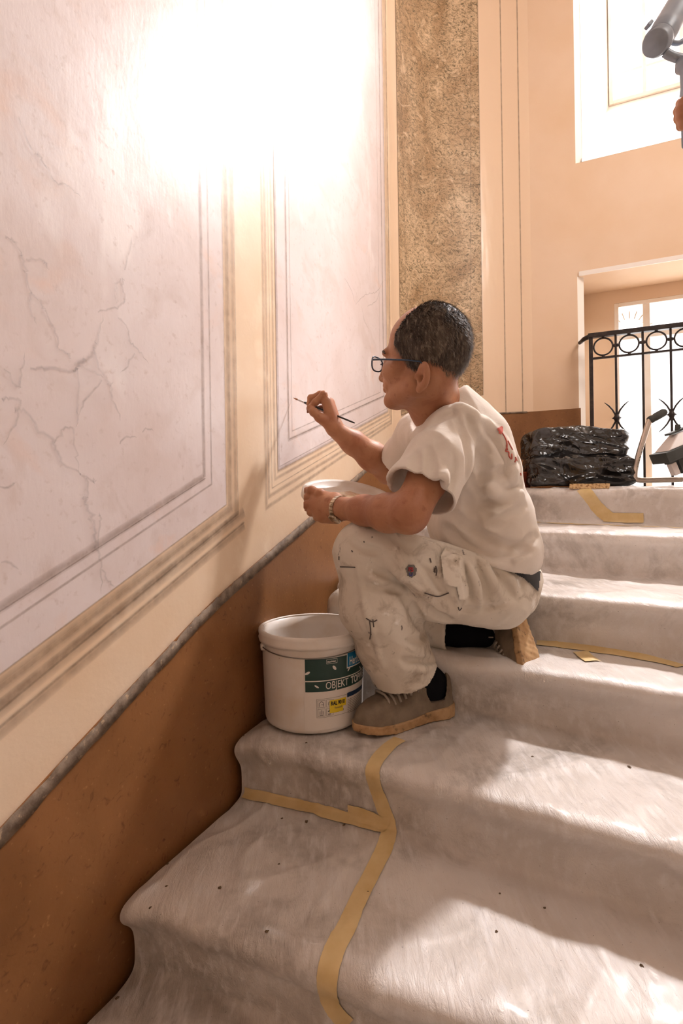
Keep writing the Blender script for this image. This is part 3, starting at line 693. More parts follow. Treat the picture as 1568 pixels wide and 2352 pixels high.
# skull and face
Bd.ell(hp(-.008, 0, .025), (.096, .075, .086), hax, .01); Bd.ell(hp(-.03, 0, .004), (.074, .073, .080), hax, .02)
Bd.ell(hp(.036, 0, -.04), (.057, .058, .078), hax, .02); Bd.cone(hp(.0, .048, -.085), hp(.072, .012, -.106), .024, .018, .02); Bd.cone(hp(.0, -.048, -.085), hp(.072, -.012, -.106), .024, .018, .02)
Bd.cone(hp(.076, .012, -.110), hp(.076, -.012, -.110), .017, .017, .012)
Bd.cone(hp(.084, .030, .002), hp(.084, -.030, .002), .012, .012, .012)               # brow
for q in (1, -1):
    Bd.ell(hp(.096, q*.032, -.021), (.016, .017, .013), hax, .010, 'sub'); Bd.ell(hp(.076, q*.031, -.021), (.0125, .0125, .0125), hax, .003)
    Bd.cone(hp(.070, q*.040, -.043), hp(.045, q*.058, -.040), .017, .014, .02)     # cheekbone
    Bd.cone(hp(.086, q*.018, -.060), hp(.080, q*.026, -.078), .009, .007, .012)
    Bd.ell(hp(.096, q*.014, -.056), (.011, .008, .007), hax, .005)                  # nostril wing
Bd.chain([hp(.090, 0, -.003), hp(.102, 0, -.030), hp(.110, 0, -.050)], [.008, .009, .011], .008)
Bd.cone(hp(.096, .009, -.071), hp(.096, -.009, -.071), .007, .007, .008); Bd.cone(hp(.092, .012, -.082), hp(.092, -.012, -.082), .0075, .0075, .007)
Bd.cone(hp(.104, .018, -.0768), hp(.104, -.018, -.0768), .0035, .0035, .003, 'sub')
for q in (1, -1):                                                                   # ears
    e0 = hp(-.036, q*.074, -.067); ea = Vector(hs)*q; tilt = (HF*.94+HS*q*(-.30)), (HS*q*.94+HF*.30), HU
    Bd.ell(e0+HF*-.002, (.0185, .0095, .032), tilt, .004); Bd.ell(e0+HF*.003+HS*q*.008, (.0105, .0065, .018), tilt, .002, 'sub')
    Bd.ell(e0+HF*.004+HS*q*.007-HU*.006, (.0065, .014, .009), tilt, .002, 'sub'); Bd.ell(e0+HF*.006-HU*.028, (.009, .006, .010), tilt, .004)
    Bd.cone(e0+HF*.016+HS*q*.002-HU*.004, e0+HF*.014+HS*q*.003+HU*.004, .004, .003, .003)
# left arm: elbow on the knee, hand under the lid
le, lw = P3v((938, 1180, 1.15)), P3v((786, 1168, 1.345))
Bd.chain([Ls, P3v((985, 1095, 1.20)), le], [.040, .043, .042], .02); Bd.chain([le, P3v((890, 1178, 1.20)), P3v((835, 1172, 1.28)), lw], [.038, .041, .034, .0255], .02)
Bd.cone(lw, P3v((765, 1166, 1.375)), .0265, .030, .015)
for a, b, r in (((768, 1150, 1.385), (728, 1143, 1.425), .022), ((766, 1163, 1.375), (724, 1160, 1.41), .022), ((768, 1176, 1.375), (732, 1176, 1.40), .021), ((770, 1184, 1.38), (742, 1188, 1.395), .018)): Bd.cone(P3v(a), P3v(b), r, r*.82, .018)
def finger(pts, r): 
    P = [P3v(p) for p in pts]; rs = [r*1.04, r*1.0, r*.92, r*.78][:len(P)]; Bd.chain(P, rs, .004)
    for p_ in P[1:-1]: Bd.ell(p_, (r*1.08,)*3, None, .004)
finger([(728, 1143, 1.425), (706, 1143, 1.435), (698, 1149, 1.46), (712, 1150, 1.485)], .0105)
finger([(724, 1160, 1.41), (705, 1160, 1.42), (706, 1165, 1.455), (728, 1160, 1.475)], .0108)
finger([(732, 1176, 1.40), (714, 1176, 1.41), (716, 1176, 1.445), (736, 1170, 1.465)], .0102)
finger([(742, 1188, 1.395), (728, 1188, 1.405), (732, 1184, 1.435), (748, 1178, 1.455)], .0092)
finger([(757, 1146, 1.39), (735, 1134, 1.405), (716, 1127, 1.43), (703, 1127, 1.452)], .0122)
# right arm: raised, brush between thumb and fingers
re, rw = P3v((893, 1078, 1.68)), P3v((768, 986, 1.555))
Bd.chain([Rs, P3v((930, 1045, 1.62)), re], [.05, .045, .043], .02); Bd.chain([re, P3v((855, 1048, 1.645)), P3v((810, 1016, 1.60)), rw], [.043, .043, .034, .0235], .02)
for a, b, r in (((765, 972, 1.55), (750, 922, 1.545), .019), ((767, 972, 1.565), (757, 925, 1.57), .019), ((766, 976, 1.58), (760, 936, 1.59), .018), ((764, 980, 1.585), (757, 950, 1.60), .016)): Bd.cone(P3v(a), P3v(b), r, r*.8, .016)
finger([(750, 922, 1.545), (743, 906, 1.54), (724, 924, 1.545), (711, 936, 1.558)], .0100)
finger([(755, 924, 1.57), (735, 906, 1.575), (714, 914, 1.58), (709, 928, 1.58)], .0100)
finger([(760, 936, 1.59), (738, 918, 1.60), (718, 926, 1.605), (708, 938, 1.60)], .0095)
finger([(757, 950, 1.60), (738, 938, 1.615), (720, 940, 1.62), (706, 944, 1.615)], .0085)
finger([(752, 968, 1.545), (732, 958, 1.535), (720, 946, 1.535), (712, 936, 1.545)], .0120)
Bd.cone(P3v((764, 982, 1.55)), P3v((742, 964, 1.54)), .016, .014, .012)
person = Bd.mesh('person', skin.m, None, lambda P: .0006*noise(P, 60, 3)+.0008*noise(P, 22, 5))
tag(person, 'man with short grey hair kneeling on the stairs, painting the wall', 'person')
# eyes, brows
eye = M('eye_white', L(232, 226, 220), .2)
for q in (1, -1): bm = bmesh.new(); bmesh.ops.create_uvsphere(bm, u_segments=16, v_segments=10, radius=.0115, matrix=Matrix.Translation(Vector(hp(.0775, q*.031, -.021)))); frombm('eye', bm, eye.m, person, True)

hairm = M('grey_brown_hair', rough=.55, spec=.4); hairm.blotch(L(98, 84, 72), L(66, 54, 46), 50, .4, .6, stretch=(1, 1, .4)); hairm.blotch(None, L(162, 146, 130), 160, .52, .72, stretch=(1, 1, .3))
for q in (1, -1): bm = bmesh.new(); tube(bm, [hp(.095, q*.012, .002), hp(.095, q*.028, .007), hp(.087, q*.042, .004), hp(.077, q*.050, -.004)], [.002, .0038, .0034, .001], 6); frombm('eyebrow', bm, hairm.m, person, True)
# hair: a shell over the skull plus short strands
Hr = Field(HC-.13, HC+.13, .0026); Hr.ell(hp(-.008, 0, .025), (.101, .0785, .0905), hax, .01); Hr.ell(hp(-.03, 0, .008), (.078, .076, .086), hax, .02)
X, Y, Z = Hr.ax[0][:, None, None]-HC[0], Hr.ax[1][None, :, None]-HC[1], Hr.ax[2][None, None, :]-HC[2]
f_ = X*HF[0]+Y*HF[1]+Z*HF[2]; s_ = X*HS[0]+Y*HS[1]+Z*HS[2]; u_ = X*HU[0]+Y*HU[1]+Z*HU[2]
def hairline(u): return np.interp(u, [-.09, -.065, -.045, -.02, .01, .035, .06, .09, .12], [-.04, .000, .010, .020, .046, .044, .026, .000, -.02])
def hairlow(f): return np.interp(f, [-.12, -.085, -.060, -.050, -.020, -.012, .004, .03], [-.066, -.076, -.078, -.034, -.032, -.056, -.064, -.04])
Hr.a = np.maximum(np.maximum(Hr.a, (f_-hairline(u_)).astype(np.float32)*.7), (hairlow(f_)-u_).astype(np.float32)*.7)
hair = Hr.mesh('hair', hairm.m, person, lambda P: .0013*noise(P@np.array([[1, 0, 0], [0, 1, 0], [0, 0, .5]]), 130, 2)+.001*noise(P, 60, 3))
pm = np.array([v.co for v in hair.data.vertices]); nn = np.array([v.normal for v in hair.data.vertices]); ff, ss_, uu = ht_(pm); rs_np = np.random.RandomState(3)
ok = np.where((nn@HF < .8) & (np.abs(ss_) > -1))[0]; ok = rs_np.choice(ok, 14000); out = pm[ok]-HC; out /= np.linalg.norm(out, axis=1)[:, None]
down = -HU*.8-HF*.35; fl = down-out*(out@down)[:, None]; fl /= np.linalg.norm(fl, axis=1)[:, None]+1e-9
ln_h = rs_np.uniform(.008, .016, len(ok)); side = np.cross(out, fl); b0 = pm[ok]-out*.001; jt = rs_np.randn(len(ok), 3)*.25
d1 = fl+jt*.8+out*.42; d1 /= np.linalg.norm(d1, axis=1)[:, None]; tip = b0+d1*ln_h[:, None]; midp = b0+d1*ln_h[:, None]*.5+out*.0009; w = .0006
VV = np.stack([b0-side*w, b0+side*w, midp+side*w*.8, midp-side*w*.8, tip], 1).reshape(-1, 3); k = np.arange(len(ok))*5
npmesh('hair_strands', VV, np.stack([k, k+1, k+2, k+3], 1), hairm.m, person, np.stack([k+3, k+2, k+4], 1))['kind'] = 'stuff'
# glasses
gfr = M('blue_plastic', L(40, 62, 88), .3); lens = M('spectacle_lens', (1, 1, 1, 1), .05, Alpha=.12)
bm = bmesh.new()
def lenspts(q, n=20): return [hp(.110-.004*abs(math.cos(t)), q*.036+.0245*math.copysign(abs(math.cos(t))**.75, math.cos(t)), -.023+.017*math.copysign(abs(math.sin(t))**.75, math.sin(t))) for t in np.linspace(0, 2*math.pi, n+1)]
for q in (1, -1):
    tube(bm, lenspts(q), .0019, 6, cap=False)
    tube(bm, [hp(.106, q*.0605, -.018), hp(.098, q*.068, -.019), hp(.060, q*.0745, -.023), hp(.0, q*.0795, -.031), hp(-.030, q*.0785, -.036), hp(-.045, q*.076, -.05)], [.0024, .0026, .0022, .002, .0018, .0012], 6)
tube(bm, [hp(.110, .012, -.019), hp(.112, 0, -.015), hp(.110, -.012, -.019)], .002, 6)
gl_ = frombm('glasses', bm, gfr.m, person, True); tag(gl_, 'blue framed glasses')
for q in (1, -1):
    bm = bmesh.new(); v = [bm.verts.new(p) for p in lenspts(q)[:-1]]; bm.faces.new(v); frombm('lens', bm, lens.m, gl_)
# T-shirt ------------------------------------------------
Sh = Field((.09, 1.05, EYE-.30), (.62, 1.80, EYE+.29), .0036)
U = Sh
U.cone(P3v((1042, 996, 1.275)), P3v((962, 1000, 1.54)), .060, .058, .03)
U.cone(P3v((1088, 1012, 1.36)), P3v((1045, 1015, 1.54)), .088, .088, .03); U.cone(P3v((1068, 958, 1.355)), P3v((1020, 962, 1.49)), .058, .058, .03)
U.cone(P3v((1106, 1085, 1.37)), P3v((1080, 1090, 1.55)), .098, .095, .03); U.cone(P3v((1124, 1180, 1.385)), P3v((1105, 1185, 1.56)), .106, .100, .03)
U.cone(P3v((1142, 1262, 1.40)), P3v((1130, 1262, 1.58)), .111, .104, .03); U.cone(P3v((1080, 1200, 1.40)), P3v((1050, 1200, 1.54)), .085, .085, .03)
U.cone(P3v((1040, 930, 1.37)), P3v((1022, 937, 1.40)), .060, .06, .02)                # collar
lh = P3v((966, 1130, 1.185)); U.chain([P3v((1038, 1000, 1.27)), P3v((1005, 1065, 1.22)), lh, P3v((940, 1170, 1.165))], [.060, .068, .073, .074], .03)
rh = P3v((922, 1058, 1.625)); U.chain([P3v((962, 1000, 1.54)), rh, P3v((905, 1075, 1.66))], [.060, .060, .060], .03)
# folds
for ln_, r, md in [([(1070, 935), (1090, 990), (1120, 1040)], .006, 'sub'), ([(1045, 948), (1066, 1000), (1076, 1060), (1072, 1110)], .0045, 'sub'), ([(985, 985), (1010, 962), (1042, 948)], .003, 'sub'),
    ([(1085, 1100), (1100, 1150), (1120, 1200)], .012, 'sub'), ([(1070, 1130), (1085, 1190), (1100, 1240)], .012, 'sub'), ([(1195, 1120), (1150, 1150), (1105, 1160)], .011, 'sub'),
    ([(1205, 1160), (1160, 1195), (1120, 1210)], .010, 'sub'), ([(1000, 1195), (1050, 1235), (1110, 1262), (1170, 1290)], .013, 'sub'), ([(1040, 1180), (1090, 1225), (1150, 1255), (1215, 1262)], .012, 'sub'),
    ([(1185, 1060), (1150, 1090), (1110, 1105)], .010, 'sub'), ([(1230, 1230), (1190, 1262), (1150, 1270)], .010, 'sub'), ([(1120, 985), (1150, 1020), (1165, 1060)], .008, 'sub'),
    ([(1010, 1010), (1030, 1060), (1035, 1120)], .008, 'sub'), ([(985, 1030), (990, 1080), (985, 1120)], .007, 'sub'), ([(1095, 1030), (1110, 1075), (1112, 1120)], .009, 'sub'), ([(955, 1040), (950, 1075), (940, 1105)], .006, 'sub')]:
    U.line(ln_, r*1.25, .016, md)
for ln_, r in [([(1050, 935), (1090, 955), (1130, 990)], .006), ([(1120, 1120), (1150, 1140), (1195, 1135)], .007), ([(1060, 1215), (1110, 1245), (1180, 1275)], .006), ([(1018, 1020), (1020, 1070), (1015, 1120)], .005), ([(1140, 1000), (1160, 1040), (1180, 1100)], .006)]:
    U.line(ln_, r, .02, 'add')
solid = U.a.copy(); body_in = solid+.006
cut1 = U.plane(P3v((1150, 1292, 1.45)), Vector((-.27, .05, -1)))                       # bottom hem
ax1 = (lh-P3v((1030, 1010, 1.26))); cut2 = U.plane(lh, ax1); ax2 = rh-P3v((975, 1000, 1.52)); cut3 = U.plane(rh, ax2)
X, Y, Z = U.ax[0][:, None, None], U.ax[1][None, :, None], U.ax[2][None, None, :]
near = lambda c, r: (np.sqrt((X-c[0])**2+(Y-c[1])**2+(Z-c[2])**2) < r)
a_ = np.maximum(solid, cut1)
a_ = np.where(near(lh+ax1/np.linalg.norm(ax1)*.05, .125), np.maximum(a_, cut2), a_); a_ = np.where(near(rh+ax2/np.linalg.norm(ax2)*.04, .10), np.maximum(a_, cut3), a_)
# neckline: cut away above a tilted ring
nc = U.plane(P3v((1028, 924, 1.37)), Vector((-.62, .12, .78))); a_ = np.where(near(P3v((1005, 905, 1.37)), .115), np.maximum(a_, nc), a_)
hol = -body_in
open_ = near(lh+ax1/np.linalg.norm(ax1)*.03, .10) | near(rh+ax2/np.linalg.norm(ax2)*.02, .09) | near(P3v((1005, 915, 1.37)), .075) | (cut1 > -.05)
a_ = np.where(open_, np.maximum(a_, hol), a_); U.a = a_.astype(np.float32)
tsh = U.mesh('t_shirt', shirt.m, person, lambda P: .0045*noise(P@np.array([[.8, .5, 0], [-.3, .9, .2], [.1, 0, .55]]), 16, 8)+.0016*noise(P, 34, 9)+.004*(np.clip(1-2.2*np.abs(noise(P@np.array([[1, .3, .7], [0, 1, .2], [-.5, 0, .8]]), 7, 4)), 0, 1)**3), keep=True); tag(tsh, 'off-white cotton T-shirt with a red print on the back')
def patch(fld, poly, name, mat, parent, lift=.003, label=None, sub=0):
    """flat print lying on a sculpted surface"""
    xs = [p[0] for p in poly]; ys = [p[1] for p in poly]; bm = bmesh.new(); st = 2.0; V_ = {}
    def inside(x, y):
        c = False; j = len(poly)-1
        for i in range(len(poly)):
            if (ys[i] > y) != (ys[j] > y) and x < (xs[j]-xs[i])*(y-ys[i])/(ys[j]-ys[i])+xs[i]: c = not c
            j = i
        return c
    def vt(i, j):
        if (i, j) not in V_:
            x, y = min(xs)+i*st, min(ys)+j*st; h = fld.hit(x, y); V_[(i, j)] = bm.verts.new(Vector(h)-ray(x, y).normalized()*lift) if h is not None else None
        return V_[(i, j)]
    for i in range(int((max(xs)-min(xs))/st)+1):
        for j in range(int((max(ys)-min(ys))/st)+1):
            if inside(min(xs)+(i+.5)*st, min(ys)+(j+.5)*st):
                q = [vt(i, j), vt(i+1, j), vt(i+1, j+1), vt(i, j+1)]
                if all(q) and max((q[0].co-q[2].co).length, (q[1].co-q[3].co).length) < .02: bm.faces.new(q)
    if not bm.faces: bm.free(); return None
    return tag(frombm(name, bm, mat, parent, True), label)
red = M('red_print', L(206, 104, 92), .85)
def sub_px(fld, pl_, w, bm):
    H = [(fld.hit(*p), p) for p in [tuple(a) for a in spline([np.array(p, float) for p in pl_], 5)]]; H = [h for h in H if h[0] is not None]
    if len(H) > 1: tube(bm, [Vector(h[0])-ray(*h[1]).normalized()*.0015 for h in H], w, 5)
patch(U, [(1141, 984), (1150, 980), (1153, 976), (1155, 985), (1154, 993), (1150, 998), (1146, 995)], 'red_print', red.m, tsh, .004)
bm = bmesh.new()
for pl_ in ([(1153, 994), (1159, 1004), (1163, 1014), (1164, 1026), (1161, 1036), (1168, 1038), (1169, 1048), (1175, 1054), (1175, 1042)], [(1166, 1012), (1172, 1024), (1177, 1033)], [(1163, 1022), (1165, 1034)], [(1185, 1052), (1182, 1062)], [(1183, 1050), (1187, 1058)], [(1195, 1086), (1196, 1092)]):
    sub_px(U, pl_, .0016, bm)
frombm('print_lines', bm, red.m, tsh, True)['kind'] = 'stuff'
# sleeve hem and collar ribs
bm = bmesh.new()
def ringc(c, ax, fld, rmax=.12, n=48, inset=.0):
    ax = Vector(ax).normalized(); a = ax.orthogonal().normalized(); b = ax.cross(a); pts = []
    for k in range(n):
        d = a*math.cos(2*math.pi*k/n)+b*math.sin(2*math.pi*k/n); lo_, hi_ = .02, rmax
        ts = np.linspace(.02, rmax, 60); Pq = np.array([Vector(c)+d*t for t in ts]); vv = solid_at(Pq); w_ = np.where(vv > 0)[0]; t = ts[w_[0]] if len(w_) else rmax
        pts.append(Vector(c)+d*(t-inset))
    return pts+[pts[0]]
tmpf = U.a; 
def solid_at(P): U.a = solid.astype(np.float32); r = U.at(P); U.a = tmpf; return r
an = Vector(ax1).normalized(); tube(bm, ringc(Vector(lh)-an*.002, ax1, U, inset=.003), .0028, 6, cap=False)
frombm('sleeve_hem', bm, shirt.m, tsh, True)
# trousers ----------------------------------------------
Tr = Field((-.07, 1.10, EYE-.56), (.62, 1.86, EYE-.03), .0038); U = Tr
U.cone(P3v((1140, 1345, 1.415)), P3v((1145, 1345, 1.60)), .104, .10, .04); U.cone(P3v((1165, 1315, 1.43)), P3v((1150, 1315, 1.58)), .082, .08, .03)
lk = P3v((838, 1268, 1.315)); U.chain([P3v((1120, 1345, 1.40)), P3v((1000, 1330, 1.355)), P3v((900, 1290, 1.32)), lk], [.104, .098, .078, .070], .035)
la = P3v((932, 1552, 1.415)); U.chain([lk, P3v((862, 1385, 1.34)), P3v((900, 1480, 1.375)), la, P3v((950, 1600, 1.43))], [.070, .086, .083, .080, .080], .03)
rk = P3v((805, 1398, 1.72)); U.chain([P3v((1140, 1350, 1.60)), P3v((960, 1375, 1.66)), rk], [.10, .085, .068], .03)
ra = P3v((1034, 1456, 1.535)); U.chain([rk, P3v((900, 1430, 1.64)), ra, P3v((1070, 1462, 1.51))], [.066, .058, .046, .044], .02)
U.line([(862, 1290), (900, 1335), (940, 1385), (965, 1435), (985, 1470)], .010, .014)
for ln_, r in [([(850, 1300), (895, 1330), (940, 1362)], .010), ([(838, 1345), (885, 1350), (935, 1352)], .009), ([(860, 1262), (895, 1300), (925, 1345)], .009), ([(925, 1515), (955, 1525), (995, 1520)], .010),
    ([(935, 1470), (965, 1472), (980, 1450)], .007), ([(1095, 1290), (1110, 1340), (1125, 1390)], .009), ([(1060, 1290), (1075, 1335), (1080, 1380)], .008), ([(1130, 1300), (1160, 1340), (1185, 1380)], .006), ([(940, 1360), (990, 1405), (1040, 1425)], .008),
    ([(1150, 1290), (1190, 1320), (1200, 1360)], .005), ([(800, 1235), (840, 1262), (870, 1262)], .006), ([(905, 1240), (940, 1262), (985, 1262)], .007), ([(1005, 1285), (1030, 1262), (1060, 1270)], .006), ([(965, 1300), (1000, 1335), (1040, 1390)], .006), ([(1060, 1400), (1100, 1402), (1150, 1392)], .006)]:
    U.line(ln_, r, .014)
for ln_, r in [([(845, 1325), (890, 1342), (930, 1358)], .006), ([(880, 1275), (910, 1312), (940, 1340)], .006), ([(820, 1300), (835, 1380), (855, 1450), (880, 1530)], .0025), ([(905, 1230), (935, 1320), (1010, 1400)], .003), ([(1075, 1300), (1095, 1345), (1100, 1395)], .006), ([(935, 1530), (965, 1536), (1000, 1528)], .006), ([(1100, 1285), (1130, 1330), (1150, 1370)], .005)]:
    U.line(ln_, r, .012, 'add')
X, Y, Z = U.ax[0][:, None, None], U.ax[1][None, :, None], U.ax[2][None, None, :]
sol = U.a.copy(); axl = la-P3v((900, 1480, 1.375)); axl = axl/np.linalg.norm(axl); cl = U.plane(la+axl*-.022, Vector(axl)+Vector((-.12, 0, 0))); axr = ra-P3v((900, 1430, 1.64)); axr = axr/np.linalg.norm(axr); crp = U.plane(ra, axr)
a_ = np.where(near(la+axl*.07, .13), np.maximum(sol, cl), sol); a_ = np.where(near(ra+axr*.04, .085), np.maximum(a_, crp), a_)
a_ = np.maximum(a_, U.plane(P3v((1150, 1283, 1.45)), Vector((.3, 0, 1))))
opn = near(la, .10) | near(ra, .075); a_ = np.where(opn, np.maximum(a_, -(sol+.007)), a_); U.a = a_.astype(np.float32)
trs = U.mesh('trousers', trou.m, person, lambda P: .0045*noise(P, 11, 12)+.0020*noise(P, 30, 13)+.0035*(np.clip(1-2.2*np.abs(noise(P@np.array([[1, .3, .5], [0, 1, .2], [-.6, 0, .9]]), 9, 14)), 0, 1)**3), keep=True); tag(trs, "paint-stained white painter's trousers")
# thigh pocket with flap, knee badge, belt
pk = M('pocket_cloth', rough=.85); pk.blotch(L(226, 216, 202), L(172, 154, 132), 30, .5, .72, detail=6); pk.blotch(None, L(80, 68, 60), 60, .66, .72)
patch(U, [(1012, 1275), (1022, 1258), (1060, 1268), (1066, 1300), (1072, 1345), (1046, 1348), (1020, 1342), (1016, 1310)], 'thigh_pocket', pk.m, trs, .008)
patch(U, [(1048, 1345), (1074, 1340), (1078, 1375), (1056, 1380)], 'thigh_pocket', pk.m, trs, .006)
badge = M('grey_badge', L(110, 104, 98), .6); patch(U, [(931, 1306), (938, 1298), (950, 1297), (957, 1306), (955, 1320), (946, 1327), (936, 1322)], 'badge', badge.m, trs, .004, 'grey shield-shaped badge with red and blue mark')
bl = M('blue_mark', L(66, 72, 140), .6); rdm = M('red_mark', L(176, 50, 56), .6)
bm = bmesh.new(); 
for pl_ in ([(939, 1303), (939, 1312)], [(943, 1303), (948, 1305), (944, 1308), (949, 1311), (943, 1313)], [(939, 1303), (943, 1306), (939, 1308)]): sub_px(U, pl_, .0011, bm)
for v in bm.verts: v.co -= (v.co-Vector((0, 0, EYE))).normalized()*.005
frombm('badge_letter', bm, rdm.m, trs, True)
bm = bmesh.new()
for pl_ in ([(940, 1316), (941, 1321), (945, 1322), (947, 1316)],): sub_px(U, pl_, .0012, bm)
for v in bm.verts: v.co -= (v.co-Vector((0, 0, EYE))).normalized()*.005
frombm('badge_letter', bm, bl.m, trs, True)
patch(U, [(1180, 1316), (1212, 1318), (1240, 1312), (1239, 1335), (1236, 1358), (1222, 1345), (1205, 1330)], 'belt', belt.m, trs, .006, 'dark belt showing below the shirt')
stn = M('dark_paint_stain', L(92, 82, 78), .8)
bm = bmesh.new()
for pl_ in ([(840, 1420), (855, 1428), (866, 1424)], [(848, 1424), (851, 1450), (849, 1468)], [(856, 1423), (858, 1440)], [(987, 1282), (990, 1292)], [(975, 1362), (1005, 1370), (1030, 1362)], [(781, 1302), (815, 1303)], [(778, 1278), (778, 1286)], [(807, 1264), (809, 1268)], [(835, 1243), (836, 1246)], [(1052, 1395), (1055, 1402), (1060, 1396)], [(1000, 1300), (1003, 1310), (1001, 1322)]):
    sub_px(U, pl_, .0014, bm)
frombm('paint_stains', bm, stn.m, trs, True)['kind'] = 'stuff'
# socks and shoes ---------------------------------------
def sock(pts, rs):
    lo = np.min([P3v(p) for p in pts], axis=0)-.08; hi = np.max([P3v(p) for p in pts], axis=0)+.08; f = Field(lo, hi, .004); f.chain([P3v(p) for p in pts], rs, .02); return f.mesh('sock', sockm.m, person, lambda P: .001*noise(P, 50, 2))
sock([(945, 1530, 1.43), (985, 1568, 1.465), (985, 1600, 1.46)], [.045, .044, .042]); sock([(1015, 1458, 1.56), (1060, 1462, 1.555), (1112, 1462, 1.55)], [.032, .029, .030])
knit = M('grey_brown_mesh_shoe', rough=.85); knit.blotch(L(132, 116, 98), L(108, 92, 76), 18, .4, .65); knit.blotch(None, L(74, 60, 48), 7, .6, .72); knit.blotch(None, L(208, 192, 172), 55, .73, .76)
knit.bump(knit.noise(700, 1, .3), .0008, .7); solm = M('tan_rubber_sole', rough=.7); solm.blotch(L(186, 150, 108), L(150, 112, 72), 30, .4, .65, detail=6); solm.blotch(None, L(96, 76, 56), 60, .6, .72); solm.bump(solm.noise(60, 5), .001, .6)
lacem = M('grey_lace', L(158, 146, 134), .9); eyel = M('metal_eyelet', L(150, 150, 150), .4, Metallic=.8)
def shoe(name, org, fwd, upv, length, label):
    fwd = Vector(fwd).normalized(); upv = Vector(upv); upv = (upv-fwd*upv.dot(fwd)).normalized(); sd = fwd.cross(upv); org = Vector(org); k_ = length/.30
    W = lambda a, c, b: org+(fwd*a+sd*c+upv*b)*k_
    cs = [W(a, c, b) for a in (-.02, .32) for c in (-.08, .08) for b in (-.01, .14)]; lo = np.min(cs, axis=0)-.02; hi = np.max(cs, axis=0)+.02
    obs = []
    for part in ('upper', 'sole'):
        f = Field(lo, hi, .0032); X, Y, Z = f.ax[0][:, None, None]-org[0], f.ax[1][None, :, None]-org[1], f.ax[2][None, None, :]-org[2]
        a = (X*fwd[0]+Y*fwd[1]+Z*fwd[2])/k_; b = (X*upv[0]+Y*upv[1]+Z*upv[2])/k_; c = (X*sd[0]+Y*sd[1]+Z*sd[2])/k_
        cx = np.interp(a, [0, .08, .2, .3], [0, .004, .0, -.008]); wd = np.interp(a, [-.003, .01, .035, .10, .16, .21, .25, .28, .297, .303], [.0, .022, .034, .031, .040, .048, .045, .034, .016, .0])
        foot = np.abs(c-cx)-wd
        if part == 'sole':
            toe = np.interp(a, [.2, .30], [0, .014]); hi_ = np.interp(a, [0, .06, .15, .24, .3], [.034, .030, .022, .026, .034])
            d = np.maximum(np.maximum(foot-.003, b-hi_), toe-b); d = np.maximum(d, np.maximum(-.003-a, a-.303))
            d = d+.0006*np.sin(a*330)*np.clip(1-b/.012, 0, 1)*(b < .012)
            f.a = (d*.75*k_).astype(np.float32)
        else:
            h = np.interp(a, [0, .02, .05, .085, .11, .15, .20, .25, .28, .3], [.112, .120, .100, .094, .114, .106, .088, .076, .064, .045])
            tap = np.clip((b-.03)*.2, 0, .016)+np.clip((b-.07)*.2, 0, .006)*(a > .1); rr1 = .016
            q1 = foot+.002+tap+rr1; q2 = b-h+rr1; d = np.sqrt(np.maximum(q1, 0)**2+np.maximum(q2, 0)**2)+np.minimum(np.maximum(q1, q2), 0)-rr1
            d = np.maximum(d, .018-b); hol_ = np.sqrt(((a-.060)/1.25)**2+(c/.9)**2)-.030; d = np.where(b > .05, np.maximum(d, -hol_), d); f.a = (d*.75*k_).astype(np.float32)
        m = f.mesh(part, (knit if part == 'upper' else solm).m, person, (lambda P: .0012*noise(P, 30, 4)))
        obs.append((f, m))
    sh = obs[0][1]; sh.name = name; tag(sh, label); so = obs[1][1]; so.name = 'sole'
    so.parent = sh
    hh = lambda a: np.interp(a, [.11, .15, .20], [.114, .106, .088])
    for i in range(5):
        a0 = .158+i*.0155; bm = bmesh.new(); w_ = .024
        tube(bm, [W(a0-.006, -.036, hh(a0)-.020), W(a0-.004, -.029, hh(a0)-.006), W(a0, -.018, hh(a0)+.003), W(a0+.006, 0, hh(a0)+.006), W(a0+.004, .018, hh(a0)+.003), W(a0-.002, .029, hh(a0)-.006), W(a0-.006, .036, hh(a0)-.020)], .0034*k_, 6)
        frombm('lace', bm, lacem.m, sh, True)
    bm = bmesh.new(); tube(bm, [W(.118, 0, .119), W(.112, .014, .124), W(.102, .030, .114), W(.108, .040, .10), W(.120, .044, .08)], .0022*k_, 6); tube(bm, [W(.118, 0, .119), W(.11, -.014, .124), W(.122, -.030, .112), W(.135, -.040, .09)], .0022*k_, 6); frombm('lace', bm, lacem.m, sh, True)
    return sh
tz = -.60
toe = Vector((.020, 1.335, 0)); heel = Vector((.292, 1.462, 0)); d = (toe-heel).normalized()
shoe('shoe', (heel.x, heel.y, EYE+tz+.006), d, (0, 0, 1), .300, 'dusty grey-brown knitted shoe planted flat beside the bucket')
hl = Vector(P3v((1150, 1375, 1.58))); tt = Vector(P3v((1188, 1517, 1.45))); d = (tt-hl).normalized()
shoe('shoe', hl-d*.03+Vector((.030, -.045, 0)), d, Vector((-.58, .80, -.1)), .265, 'shoe tucked under the seat with its worn tan sole showing')
